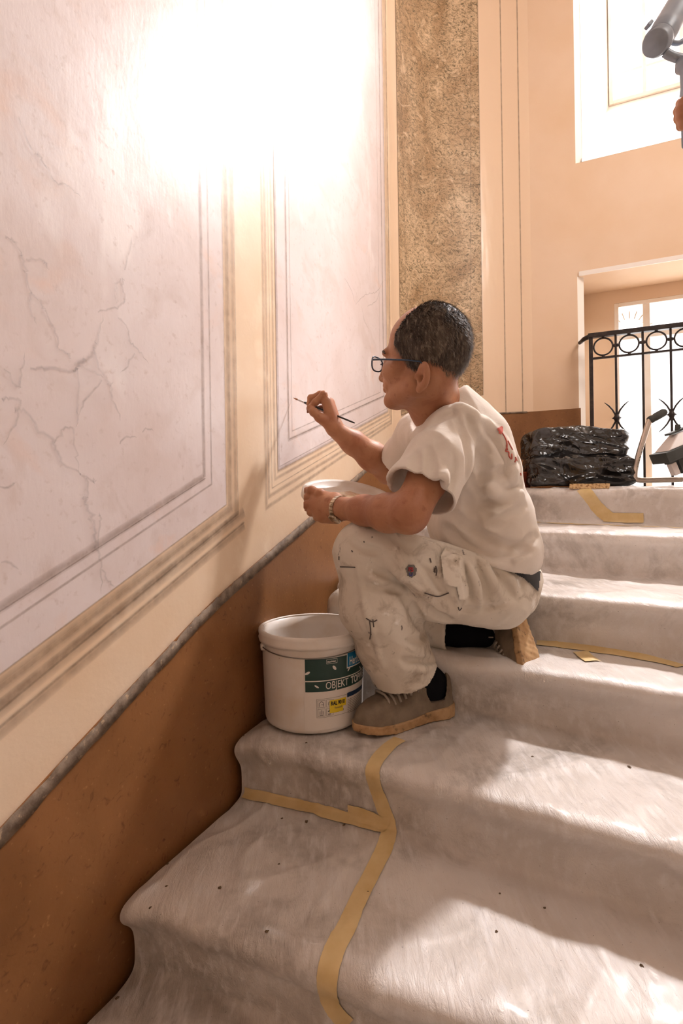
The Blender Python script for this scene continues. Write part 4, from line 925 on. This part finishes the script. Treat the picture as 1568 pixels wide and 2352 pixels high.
# wrist watch
bm = bmesh.new(); wm = M('silver_watch', rough=.3, Metallic=.9); wm.blotch(L(214, 200, 180), L(140, 124, 104), 60, .45, .6)
wc = Vector(P3v((782, 1168, 1.35))); wa = Vector(P3v((835, 1172, 1.28))-P3v((765, 1166, 1.375))).normalized(); a = wa.orthogonal().normalized(); b = wa.cross(a)
wobj = None
for k in range(22):
    t0, t1 = 2*math.pi*k/22, 2*math.pi*(k+.86)/22; r0, r1 = .0285, .0325; w_ = .007
    p = [wc+(a*math.cos(t)+b*math.sin(t))*r+wa*z for r in (r0, r1) for t, z in ((t0, -w_), (t1, -w_), (t1, w_), (t0, w_))]; hexa(bm, p)
wobj = tag(frombm('wrist_watch', bm, wm.m, person, bevel=.0006), 'silver link wrist watch')
bm = bmesh.new(); dn = (Vector((0, -.75, -.66))-wa*Vector((0, -.75, -.66)).dot(wa)).normalized(); lathe(bm, [(.0001, 0), (.0165, 0), (.0165, .006), (.014, .008), (.0001, .008)], wc+dn*.029, dn, 24); frombm('watch_case', bm, wm.m, wobj, True)
# brush ---------------------------------------------------
bt = Vector(V(671, 914, 1.0)); s_, h_ = onwall(671, 914); btip = WP(s_, h_, .003); bend = Vector(P3v((815, 972, 1.50))); ba = (bend-btip).normalized(); bl_ = (bend-btip).length
brush = tag(empty('paint_brush', tuple(btip)), 'thin artist brush with black handle touching the wall', 'brush')
blk = M('black_lacquer', L(24, 22, 24), .25); fer = M('metal_ferrule', L(190, 186, 182), .25, Metallic=.9); bris = M('brown_bristle', L(150, 96, 52), .7)
bm = bmesh.new(); lathe(bm, [(.0004, 0), (.0016, .008), (.0026, .018), (.0024, .026)], btip, ba, 12); frombm('bristle_tuft', bm, bris.m, brush, True)
bm = bmesh.new(); lathe(bm, [(.0026, .024), (.0030, .030), (.0031, .052), (.0034, .056)], btip, ba, 14); frombm('ferrule', bm, fer.m, brush, True)
bm = bmesh.new(); lathe(bm, [(.0030, .054), (.0040, .062), (.0042, .09), (.0032, .14), (.0022, bl_-.006), (.0016, bl_-.002), (.0002, bl_)], btip, ba, 14); frombm('handle', bm, blk.m, brush, True)
# lid used as a palette
plast = M('white_plastic', rough=.35, spec=.5); plast.blotch(L(232, 224, 216), L(222, 208, 192), 12, .45, .7); plast.blotch(None, L(150, 110, 70), 60, .74, .78, detail=3)
ln2 = Vector((.16, -.30, .94)).normalized(); lc = Vector(P3v((800, 1139, 1.52)))
lid = tag(empty('palette_lid', tuple(lc)), 'round white bucket lid held level as a paint palette', 'lid')
bm = bmesh.new(); Rl = .132
lathe(bm, [(.0001, -.006), (Rl-.02, -.006), (Rl-.016, .004), (Rl-.006, .008), (Rl, .006), (Rl+.001, -.012), (Rl-.003, -.012), (Rl-.004, .002), (Rl-.012, .001), (Rl-.017, -.010), (.0001, -.010)], lc, ln2, 64); frombm('rim', bm, plast.m, lid, True)
pnt = M('wet_cream_paint', rough=.2); pnt.blotch(L(236, 214, 180), L(196, 146, 96), 25, .45, .6)
bm = bmesh.new(); aa = ln2.orthogonal().normalized(); bb = ln2.cross(aa); rr = random.Random(4)
for cx_, cy_, rad in ((.03, .02, .035), (-.05, .03, .022), (.0, -.06, .025), (.07, -.03, .018)):
    c_ = lc+aa*cx_+bb*cy_-ln2*.006; v = [bm.verts.new(c_+(aa*math.cos(t)+bb*math.sin(t))*rad*rr.uniform(.7, 1.15)) for t in np.linspace(0, 2*math.pi, 17)[:-1]]; tp = bm.verts.new(c_+ln2*.003)
    for k in range(16): bm.faces.new((v[k], v[(k+1) % 16], tp))
frombm('paint_puddle', bm, pnt.m, lid, True)
# ------------------------------------------------------------------ bucket with printed label
bc = Vector((-.082, 1.455, EYE-.598)); BH = .240; RB, RT = .130, .137
bucket = tag(empty('paint_bucket', tuple(bc+Vector((0, 0, .008)))), 'open white plastic paint bucket with dark green label standing by the wall', 'bucket')
b0 = bc+Vector((0, 0, .008))
bm = bmesh.new(); lathe(bm, [(.0001, 0), (RB-.008, 0), (RB-.002, .004), (RB, .012), (RB+.006, BH*.82), (RT, BH-.03), (RT, BH-.004), (RT-.004, BH-.004), (RT-.006, BH-.03), (RB+.001, BH*.82), (RB-.006, .014), (.0001, .010)], b0, n=80)
frombm('bucket_body', bm, plast.m, bucket, True)
bm = bmesh.new(); lathe(bm, [(RT, BH-.030), (RT+.007, BH-.030), (RT+.009, BH-.022), (RT+.007, BH-.018), (RT+.009, BH-.008), (RT+.008, BH-.001), (RT+.002, BH+.001), (RT-.003, BH-.001), (RT-.001, BH-.006)], b0, n=80); frombm('rim', bm, plast.m, bucket, True)
bm = bmesh.new(); pts = []
for t in np.linspace(math.radians(205), math.radians(335), 30):
    dz = .010*math.sin((t-math.radians(205))/math.radians(130)*math.pi); pts.append(b0+Vector((math.cos(t)*(RT+.006), math.sin(t)*(RT+.006), BH-.038-dz)))
tube(bm, pts, .0016, 8); wire = M('steel_wire', L(140, 136, 130), .35, Metallic=.9); frombm('wire_handle', bm, wire.m, bucket, True)
for t in (205, 335):
    bm = bmesh.new(); t = math.radians(t); c = b0+Vector((math.cos(t)*(RT+.004), math.sin(t)*(RT+.004), BH-.040)); lathe(bm, [(.0001, -.004), (.010, -.004), (.009, .004), (.0001, .005)], c, Vector((math.cos(t), math.sin(t), 0)), 16); frombm('handle_lug', bm, plast.m, bucket, True)
def rad_at(z): return float(np.interp(z, [.012, BH*.82, BH-.03], [RB, RB+.006, RT]))
vb = math.atan2(-bc.y, -bc.x)          # direction from the bucket to the eye
def cyl(u, z, lift): t = vb+u/.134; r = rad_at(z)+lift; return b0+Vector((math.cos(t)*r, math.sin(t)*r, z))
# map photo points to (u,z) on the bucket's side
def onbucket(px, py):
    d = ray(px, py); best = None
    for u in np.linspace(-.2, .2, 801):
        p = cyl(u, .12, 0)
        e_ = abs((p.x)-d.x*p.y)
        if best is None or e_ < best[0]: 
            if (p.x-b0.x)*(-b0.x)+(p.y-b0.y)*(-b0.y) > 0 or abs(u) < .2: best = (e_, u, p.y)
    u, yy = best[1], best[2]; return u, EYE+d.z*yy-b0.z
def quadstrip(bm, u0, u1, z0, z1, lift, sk=0):
    n = max(1, int(abs(u1-u0)/.006)); pv = None
    for i in range(n+1):
        u = u0+(u1-u0)*i/n; c = (bm.verts.new(cyl(u, z0, lift)), bm.verts.new(cyl(u, z1, lift)))
        if pv: bm.faces.new((pv[0], c[0], c[1], pv[1]))
        pv = c
uL, zT = onbucket(700, 1514); _, zB = onbucket(693, 1590); _, zM = onbucket(696, 1565); uM = onbucket(696, 1565)[0]
mats = {n: M(n, L(*c), .4).m for n, c in (('dark_green_print', (22, 58, 50)), ('white_print', (226, 220, 212)), ('blue_print', (0, 112, 160)), ('navy_print', (24, 52, 84)), ('yellow_sticker', (226, 196, 40)), ('black_print', (24, 22, 22)), ('grey_print', (120, 108, 98)), ('pale_label', (224, 214, 204)))}
labm = None
def plate(name, mat, rects, lift, parent=None, label=None):
    bm = bmesh.new()
    for r in rects: quadstrip(bm, *r, lift)
    return tag(frombm(name, bm, mats[mat], parent or bucket, True), label)
lab = plate('label', 'pale_label', [(uL-.004, uL+.215, zB-.095, zT+.002)], .0006)
sgn = 1 if onbucket(760, 1550)[0] > uL else -1
W_ = .215*sgn
lab.data.clear_geometry() if sgn < 0 else None
green = plate('green_band', 'dark_green_print', [(uL, uL+W_, zB, zM-.0012), (uL, uL+W_, zM+.0012, zT)], .0010, lab)
plate('white_line', 'white_print', [(uL, uL+W_, zM-.0012, zM+.0012)], .0011, lab)
def text(body, u0, z0, size, mat, lift, xs=1., shear=0., bold=0., name='lettering'):
    cu = bpy.data.curves.new('t', 'FONT'); cu.body = body; cu.size = size; cu.shear = shear; cu.offset = bold; cu.resolution_u = 3
    o = bpy.data.objects.new('t', cu); C.objects.link(o); dg = bpy.context.evaluated_depsgraph_get(); me = bpy.data.meshes.new_from_object(o.evaluated_get(dg)); bpy.data.objects.remove(o); bpy.data.curves.remove(cu)
    wmax = 0
    for v in me.vertices: x, z = v.co.x*xs, v.co.y; wmax = max(wmax, x); v.co = cyl(u0+x*sgn, z0+z, lift)
    link(name, me, mats[mat], lab, False); return wmax
uo, zo = onbucket(747, 1586)
wv = text('OBJEKT ', uo, zo+.003, .026, 'white_print', .0016, .74); uo2 = uo+(wv+.009)*sgn
text('TOPWEISS', uo2, zo+.003, .026, 'white_print', .0016, .74, bold=.0007)
uh_, zh_ = onbucket(796, 1532); bz = zT-zM
plate('logo_field', 'white_print', [(uh_-.002*sgn, uh_+.060*sgn, zh_-.003, zT+.004)], .0013, lab); plate('logo_field', 'blue_print', [(uh_, uh_+.058*sgn, zh_, zT+.004)], .0015, lab)
text('Herbol', uh_+.006*sgn, zh_+.004, .030, 'white_print', .0019, .55, bold=.0006)
ua, za = onbucket(749, 1522)
plate('logo_field', 'white_print', [(ua, ua+.028*sgn, za-.003, za-.0022), (ua, ua+.028*sgn, za+.0078, za+.0086), (ua, ua+.0008*sgn, za-.003, za+.0086), (ua+.0272*sgn, ua+.028*sgn, za-.003, za+.0086)], .0014, lab)
text('AkzoNobel', ua+.002*sgn, za+.0005, .0058, 'white_print', .0015, .8, bold=.0002)
for (px, py), (l, w), an in (((706, 1546), (.014, .006), .5), ((767, 1533), (.014, .007), -.9), ((727, 1577), (.013, .0045), -.6), ((800, 1535), (.016, .004), .9), ((825, 1533), (.013, .004), -.8)):
    u, z = onbucket(px, py); bm = bmesh.new(); v = [bm.verts.new(cyl(u+sgn*(math.cos(t)*l*.5*math.cos(an)-math.sin(t)*w*.5*math.sin(an)), z+math.cos(t)*l*.5*math.sin(an)+math.sin(t)*w*.5*math.cos(an), .0014)) for t in np.linspace(0, 2*math.pi, 13)[:-1]]
    bm.faces.new(v); frombm('feather_print', bm, mats['white_print'], lab)
ub, zb = onbucket(727, 1650); ub2, zb2 = onbucket(731, 1606); bw = .098*sgn; bh = zb2-zb
def outline(name, u0, u1, z0, z1, t, mat='grey_print'): plate(name, mat, [(u0, u1, z0, z0+t), (u0, u1, z1-t, z1), (u0, u0+t*sgn, z0, z1), (u1-t*sgn, u1, z0, z1)], .0012, lab)
outline('icon_frame', ub, ub+bw, zb, zb+bh, .0007); ic = bh*.40
for i in range(2):
    for j in range(2):
        u0 = ub+(.003+i*(ic+.003))*sgn; z0 = zb+.003+j*(ic+.003); outline('icon_box', u0, u0+ic*sgn, z0, z0+ic, .0007)
def strokes(segs, u0, z0, sz, mat='black_print', w=.0010):
    bm = bmesh.new()
    for (x0, y0), (x1, y1) in segs:
        dx, dy = x1-x0, y1-y0; l = math.hypot(dx, dy); nx, ny = -dy/l*w/sz/2, dx/l*w/sz/2
        v = [bm.verts.new(cyl(u0+x*sz*sgn, z0+y*sz, .0013)) for x, y in ((x0+nx, y0+ny), (x1+nx, y1+ny), (x1-nx, y1-ny), (x0-nx, y0-ny))]; bm.faces.new(v)
    frombm('icon', bm, mats[mat], lab)
uA = ub+.003*sgn; uB = ub+(.006+ic)*sgn; zA = zb+.003; zB2 = zb+.006+ic
strokes([((.2, .15), (.2, .6)), ((.2, .6), (.5, .85)), ((.5, .85), (.8, .6)), ((.8, .6), (.8, .15)), ((.45, .4), (.75, .4))], uA, zB2, ic); strokes([((.3, .2), (.3, .6)), ((.3, .6), (.7, .8)), ((.5, .3), (.8, .35))], uB, zB2, ic)
strokes([((.3, .25), (.3, .7)), ((.5, .25), (.5, .85)), ((.7, .25), (.7, .7)), ((.25, .15), (.75, .15))], uA, zA, ic); strokes([((.2, .6), (.7, .6)), ((.7, .6), (.7, .35)), ((.45, .6), (.45, .8)), ((.2, .2), (.6, .2))], uB, zA, ic, w=.0018)
ur_, zr = onbucket(757, 1622)
plate('yellow_sticker', 'yellow_sticker', [(ur_, ur_+.047*sgn, zr-.006, zr+.014), (ur_, ur_+.038*sgn, zr-.018, zr-.006)], .0016, lab)
text('RAL 9010', ur_+.003*sgn, zr+.001, .0135, 'black_print', .0020, .72, bold=.0006); text('Reinwei\u00df', ur_+.013*sgn, zr-.0085, .0078, 'grey_print', .0020, .75)
u5, z5 = onbucket(768, 1637); text('BIANCO', u5, z5+.0, .0085, 'black_print', .0014, .85, bold=.0002); text('wit', u5, z5+.008, .006, 'black_print', .0014, .85)
u6, z6 = onbucket(797, 1599); plate('navy_band', 'navy_print', [(u6, u6+.075*sgn, z6-.003, z6+.008)], .0013, lab)
plate('small_print', 'grey_print', [(u6+.002*sgn, u6+.07*sgn, z6-.010-.0042*k, z6-.0090-.0042*k) for k in range(9)], .0011, lab)
# ------------------------------------------------------------------ black sacks
sackm = M('black_plastic_film', rough=.2, spec=.8); sackm.blotch(L(26, 24, 24), L(40, 36, 34), 8, .4, .7); sackm.bump(sackm.ramp(sackm.noise(6, 1, .4, dist=1.2, stretch=(.7, 1, 1.5)), [(.25, K0), (.5, K1), (.75, K0)]), .05, .6); sackm.bump(sackm.ramp(sackm.noise(17, 1, .4, dist=1.2), [(.3, K0), (.5, K1), (.7, K0)]), .008, .3)
def sack(name, px0, px1, py0, py1, d, dep, label, seed):
    a = P3v((px0, (py0+py1)/2, d)); b = P3v((px1, (py0+py1)/2, d-.04)); c = (a+b)/2; hx = np.linalg.norm(b-a)/2; hz = (py1-py0)/2*d/F
    f = Field(c-[hx+.06, dep+.1, hz+.05], c+[hx+.06, dep+.1, hz+.05], .0038); ex = (b-a)/np.linalg.norm(b-a); ey = np.array([-ex[1], ex[0], 0]); r = hz*.55
    X, Y, Z = f.ax[0][:, None, None]-c[0], f.ax[1][None, :, None]-c[1], f.ax[2][None, None, :]-c[2]; r = .028
    qx = np.abs(X*ex[0]+Y*ex[1])-hx+r+.006; qy = np.abs(X*ey[0]+Y*ey[1])-dep+r; qz = np.abs(Z-.006*np.sin(X*14+seed))-hz+r+.004
    qx = qx+0*qz+0*qy; qy = qy+0*qx; qz = qz+0*qx; f.a = (np.sqrt(np.maximum(qx, 0)**2+np.maximum(qy, 0)**2+np.maximum(qz, 0)**2)+np.minimum(np.maximum(np.maximum(qx, qy), qz), 0)-r).astype(np.float32)
    lowz = c[2]-hz; f.a = np.maximum(f.a, (lowz+.0-f.ax[2][None, None, :]).astype(np.float32)+np.zeros_like(f.a))
    def dsp(P):
        w_ = 1-2*np.abs(noise((P+.03*noise(P, 12, seed+5)[:, None])*np.array([.5, 1, 1.3]), 8, seed)); w2 = 1-2*np.abs(noise(P@np.array([[.7, .2, .3], [-.2, 1, .1], [.1, .3, 1.4]]), 13, seed+2)); w3 = 1-2*np.abs(noise(P, 40, seed+3))
        return (.026*(w_-.6)+.013*(w2-.6))*np.clip((P[:, 2]-lowz)/.02, 0, 1)
    o = f.mesh(name, sackm.m, None, dsp); return tag(o, label, 'bin bag', 'black sacks on the landing')
sack('bin_bag', 1208, 1436, 1046, 1118, 2.46, .12, 'lower black plastic sack lying on the landing, spreading to the right', 3)
sack('bin_bag', 1208, 1420, 990, 1056, 2.47, .115, 'upper black plastic sack resting on top of the other one', 8)
bm = bmesh.new(); pc = Vector(P3v((1199, 1120, 2.50))); lathe(bm, [(.0001, 0), (.034, 0), (.042, .075), (.046, .075), (.046, .080), (.038, .080), (.031, .006), (.0001, .006)], Vector((pc.x, pc.y, EYE+.012)), n=32)
rp = M('reddish_plastic', rough=.4); rp.blotch(L(160, 74, 48), L(130, 56, 38), 10, .4, .7); tag(frombm('paint_pot', bm, rp.m, smooth=True), 'small reddish-brown pot on the landing beside the black sacks', 'pot')
spg = M('tan_sponge', rough=.95); spg.blotch(L(206, 172, 126), L(150, 112, 70), 120, .5, .62); spg.bump(spg.noise(150, 4), .004, 1.)
bm = bmesh.new(); a = P3v((1317, 1112, 2.26)); b = P3v((1408, 1111, 2.19)); ex = (b-a)/np.linalg.norm(b-a); ey = np.array([-ex[1], ex[0], 0]); z0_ = EYE+.006
def boxax(bm, c, ex, ey, ez, hx, hy, hz): hexa(bm, [Vector(c)+Vector(ex)*x*hx+Vector(ey)*y*hy+Vector(ez)*z*hz for z in (-1, 1) for x, y in ((-1, -1), (1, -1), (1, 1), (-1, 1))])
boxax(bm, [(a[0]+b[0])/2, (a[1]+b[1])/2+.03, EYE+.020], ex, ey, (0, 0, 1), np.linalg.norm(b-a)/2, .05, .010); bmesh.ops.subdivide_edges(bm, edges=bm.edges[:], cuts=5, use_grid_fill=True)
for v in bm.verts: v.co += Vector([float(noise([list(v.co)], 60, i)[0])*.0022 for i in range(3)])
tag(frombm('sponge', bm, spg.m, smooth=False), 'flat tan sponge board lying on the landing edge before the sacks', 'sponge')
# ------------------------------------------------------------------ trolley handle
alu = M('brushed_aluminium', rough=.35, Metallic=.7); alu.blotch(L(206, 194, 182), L(176, 162, 150), 20, .4, .7); grip = M('dark_green_grey_rubber', rough=.8); grip.blotch(L(70, 70, 66), L(48, 48, 46), 30, .4, .7)
tb = [P3v(p) for p in ((1566, 1101, 2.28), (1500, 1103, 2.30), (1464, 1102, 2.31), (1457, 1092, 2.31), (1462, 1060, 2.31), (1478, 1005, 2.31), (1492, 965, 2.31), (1500, 957, 2.31))]
hand = tag(empty('hand_truck', tuple(tb[1])), 'folded aluminium hand truck frame with rubber grip and lettering', 'hand truck')
bm = bmesh.new(); tube(bm, spline(tb, 4), .0115, 14); frombm('tube_frame', bm, alu.m, hand, True)
bm = bmesh.new(); g0, g1 = Vector(P3v((1492, 965, 2.31))), Vector(P3v((1526, 946, 2.31))); dd = (g1-g0).normalized(); lathe(bm, [(.0001, -.006), (.014, -.005), (.0165, .002), (.016, .02), (.017, .035), (.0165, (g1-g0).length-.004), (.011, (g1-g0).length+.005), (.0001, (g1-g0).length+.008)], g0, dd, 20); frombm('grip', bm, grip.m, hand, True)
p0_, p1_ = Vector(P3v((1474, 1024, 2.31))), Vector(P3v((1459, 1078, 2.31))); ax_ = (p1_-p0_).normalized(); tw = (Vector((0, 0, EYE))-p0_).normalized(); upd = ax_.cross(tw).normalized()
for i, ch in enumerate('MERVA'):
    cu = bpy.data.curves.new('t', 'FONT'); cu.body = ch; cu.size = .022; cu.offset = .0003; o = bpy.data.objects.new('t', cu); C.objects.link(o); me = bpy.data.meshes.new_from_object(o.evaluated_get(bpy.context.evaluated_depsgraph_get())); bpy.data.objects.remove(o)
    c_ = p0_+(p1_-p0_)*(i/5.0)
    for v in me.vertices:
        yy = v.co.y-.0075; an = yy/.0118; v.co = c_+ax_*v.co.x*.95+(tw*math.cos(an)+(-upd if (ax_.cross(-upd)).dot(tw) > 0 else upd)*math.sin(an))*.0119
    link('lettering', me, mats['black_print'], hand, False)
# ------------------------------------------------------------------ work lamp at the right edge
dk = M('dark_grey_metal', rough=.5); dk.blotch(L(66, 68, 66), L(50, 52, 50), 12, .4, .7); lt = M('pale_translucent_panel', L(222, 212, 208), .3)
lampc = Vector(P3v((1562, 1034, 2.2))); lamp = tag(empty('work_lamp', tuple(lampc)), 'dark grey work lamp head tilted on its bracket at the right edge', 'work lamp')
lx = Vector((.90, 0, .36)).normalized(); ly = Vector((0, 1, 0)); lz = lx.cross(ly).normalized(); lz = lz if lz.z > 0 else -lz
bm = bmesh.new(); boxax(bm, lampc+lx*.02, lx, ly, lz, .115, .06, .022); frombm('housing', bm, dk.m, lamp, bevel=.004)
bm = bmesh.new(); c_ = lampc+lz*.045+lx*.03; v = [c_+lx*x+ly*y+lz*z for x, y, z in ((-.105, -.05, -.022), (.12, -.05, -.022), (.12, .05, -.022), (-.105, .05, -.022), (-.03, -.03, .025), (.12, -.03, .025), (.12, .03, .025), (-.03, .03, .025))]; hexa(bm, v); frombm('front_panel', bm, lt.m, lamp, bevel=.003)
bm = bmesh.new(); boxax(bm, lampc+lz*.078+lx*.03, lx, ly, lz, .055, .02, .004); tube(bm, [lampc+lz*.08+lx*.02, lampc+lz*.10+lx*.03], .010, 12); frombm('switch_box', bm, dk.m, lamp, bevel=.001)
bm = bmesh.new(); boxax(bm, lampc-lz*.055-lx*.01, lx, ly, lz, .026, .022, .034); boxax(bm, lampc-lz*.030-lx*.04, lx, ly, lz, .035, .014, .004); frombm('bracket', bm, dk.m, lamp, bevel=.003)
bm = bmesh.new(); boxax(bm, lampc-lz*.060-lx*.055, lx, ly, lz, .012, .016, .026); frombm('clamp', bm, lt.m, lamp, bevel=.003)
bm = bmesh.new(); q0 = lampc-lz*.085; tube(bm, [q0, q0+Vector((.0, 0, -.02)), Vector((q0.x-.012, q0.y, EYE+.03)), Vector((q0.x+.01, q0.y, EYE+.012)), Vector((q0.x+.08, q0.y, EYE+.012))], .0035, 8); frombm('cable', bm, mats['black_print'], lamp, True)
bm = bmesh.new(); tube(bm, [lampc-lz*.07+lx*.05, Vector((lampc.x+.08, lampc.y, EYE+.35-.28)), Vector((lampc.x+.08, lampc.y, EYE+.01))], .012, 12); frombm('stand', bm, dk.m, lamp, True)
# ------------------------------------------------------------------ camera stabiliser held at the upper right, and the hand holding it
gm = M('hazed_grey_blue_metal', rough=.35, spec=.5); gm.blotch(L(158, 166, 178), L(138, 148, 160), 10, .4, .7)  # base colour lightened to stand in for the window haze
D_ = 1.25
gimb = tag(empty('camera_stabiliser', tuple(P3v((1555, 200, D_)))), 'grey camera stabiliser with round motor held up at the upper right corner', 'camera stabiliser')
mc = Vector(P3v((1508, 96, D_))); fa = (Vector((0, 0, EYE+.2))-mc).normalized(); fa = (fa+Vector((-.25, 0, -.3))).normalized()
bm = bmesh.new(); lathe(bm, [(.0001, .026), (.012, .026), (.013, .024), (.0205, .024), (.0215, .0225), (.025, .0225), (.0275, .020), (.0285, .0), (.031, -.004), (.031, -.022), (.026, -.030), (.0001, -.030)], mc, fa, 48); frombm('motor', bm, gm.m, gimb, True)
bm = bmesh.new(); tube(bm, spline([mc-fa*.012+Vector((.005, 0, .005)), Vector(P3v((1540, 45, D_+.03))), Vector(P3v((1585, -25, D_+.05))), Vector(P3v((1640, -90, D_+.06)))], 5), [.026]*2+[.031]*14, 20); frombm('arm', bm, gm.m, gimb, True)
bm = bmesh.new(); boxax(bm, Vector(P3v((1490, 57, D_))), Vector((.7, 0, .7)), (0, 1, 0), Vector((-.7, 0, .7)), .007, .008, .004); frombm('lever', bm, gm.m, gimb, bevel=.001)
bm = bmesh.new(); tube(bm, spline([Vector(P3v(p)) for p in ((1526, 120, D_+.01), (1545, 130, D_+.01), (1572, 134, D_+.01), (1600, 118, D_+.02))], 5), .010, 12); tube(bm, spline([Vector(P3v(p)) for p in ((1540, 97, D_+.01), (1560, 98, D_+.01), (1585, 80, D_+.01))], 5), .006, 10); frombm('bracket', bm, gm.m, gimb, True)
bm = bmesh.new(); ha_, hb_ = Vector(P3v((1580, 138, D_))), Vector(P3v((1588, 330, D_))); hd = (hb_-ha_); lathe(bm, [(.0001, 0), (.026, .0), (.027, .015), (.018, .022), (.0175, .06), (.020, .075), (.020, hd.length), (.0001, hd.length)], ha_, hd, 28); frombm('handle', bm, gm.m, gimb, True)
Hd = Field(P3v((1520, 240, D_))-[.03, .1, .16], P3v((1750, 240, D_))+[.22, .16, .07], .0034)
def fch(pts, rs, k=.006): Hd.chain([P3v(p) for p in pts], rs, k)
for i in range(4):
    y = 236+i*17; x = 1560+(3-i)*1.0+(0, -5, -3, 4)[i]
    fch([(1612, y-6, D_-.034), (x+8, y-2, D_-.030), (x+1, y+1, D_-.006), (x+18, y+2, D_+.026), (1600, y, D_+.030)], [.0115, .0110, .0105, .0095, .0085])
for i in range(4): fch([(1612, 230+i*17, D_-.034), (1668, 252+i*12, D_-.02)], [.014, .017], .016)
fch([(1650, 245, D_-.03), (1610, 222, D_-.035), (1592, 214, D_-.024)], [.015, .0125, .010])
fch([(1665, 268, D_-.02), (1730, 300, D_+.0), (1850, 380, D_+.06)], [.030, .028, .042], .02)
hnd = tag(Hd.mesh('person', skin.m), 'second person at the right edge, only the hand gripping the stabiliser shows', 'person')
slv = M('dark_sleeve', L(60, 62, 70), .9); bm = bmesh.new(); tube(bm, [P3v((1820, 365, D_+.045)), P3v((1900, 420, D_+.09)), P3v((2050, 620, D_+.2))], [.050, .056, .065], 20); frombm('sleeve', bm, slv.m, hnd, True)
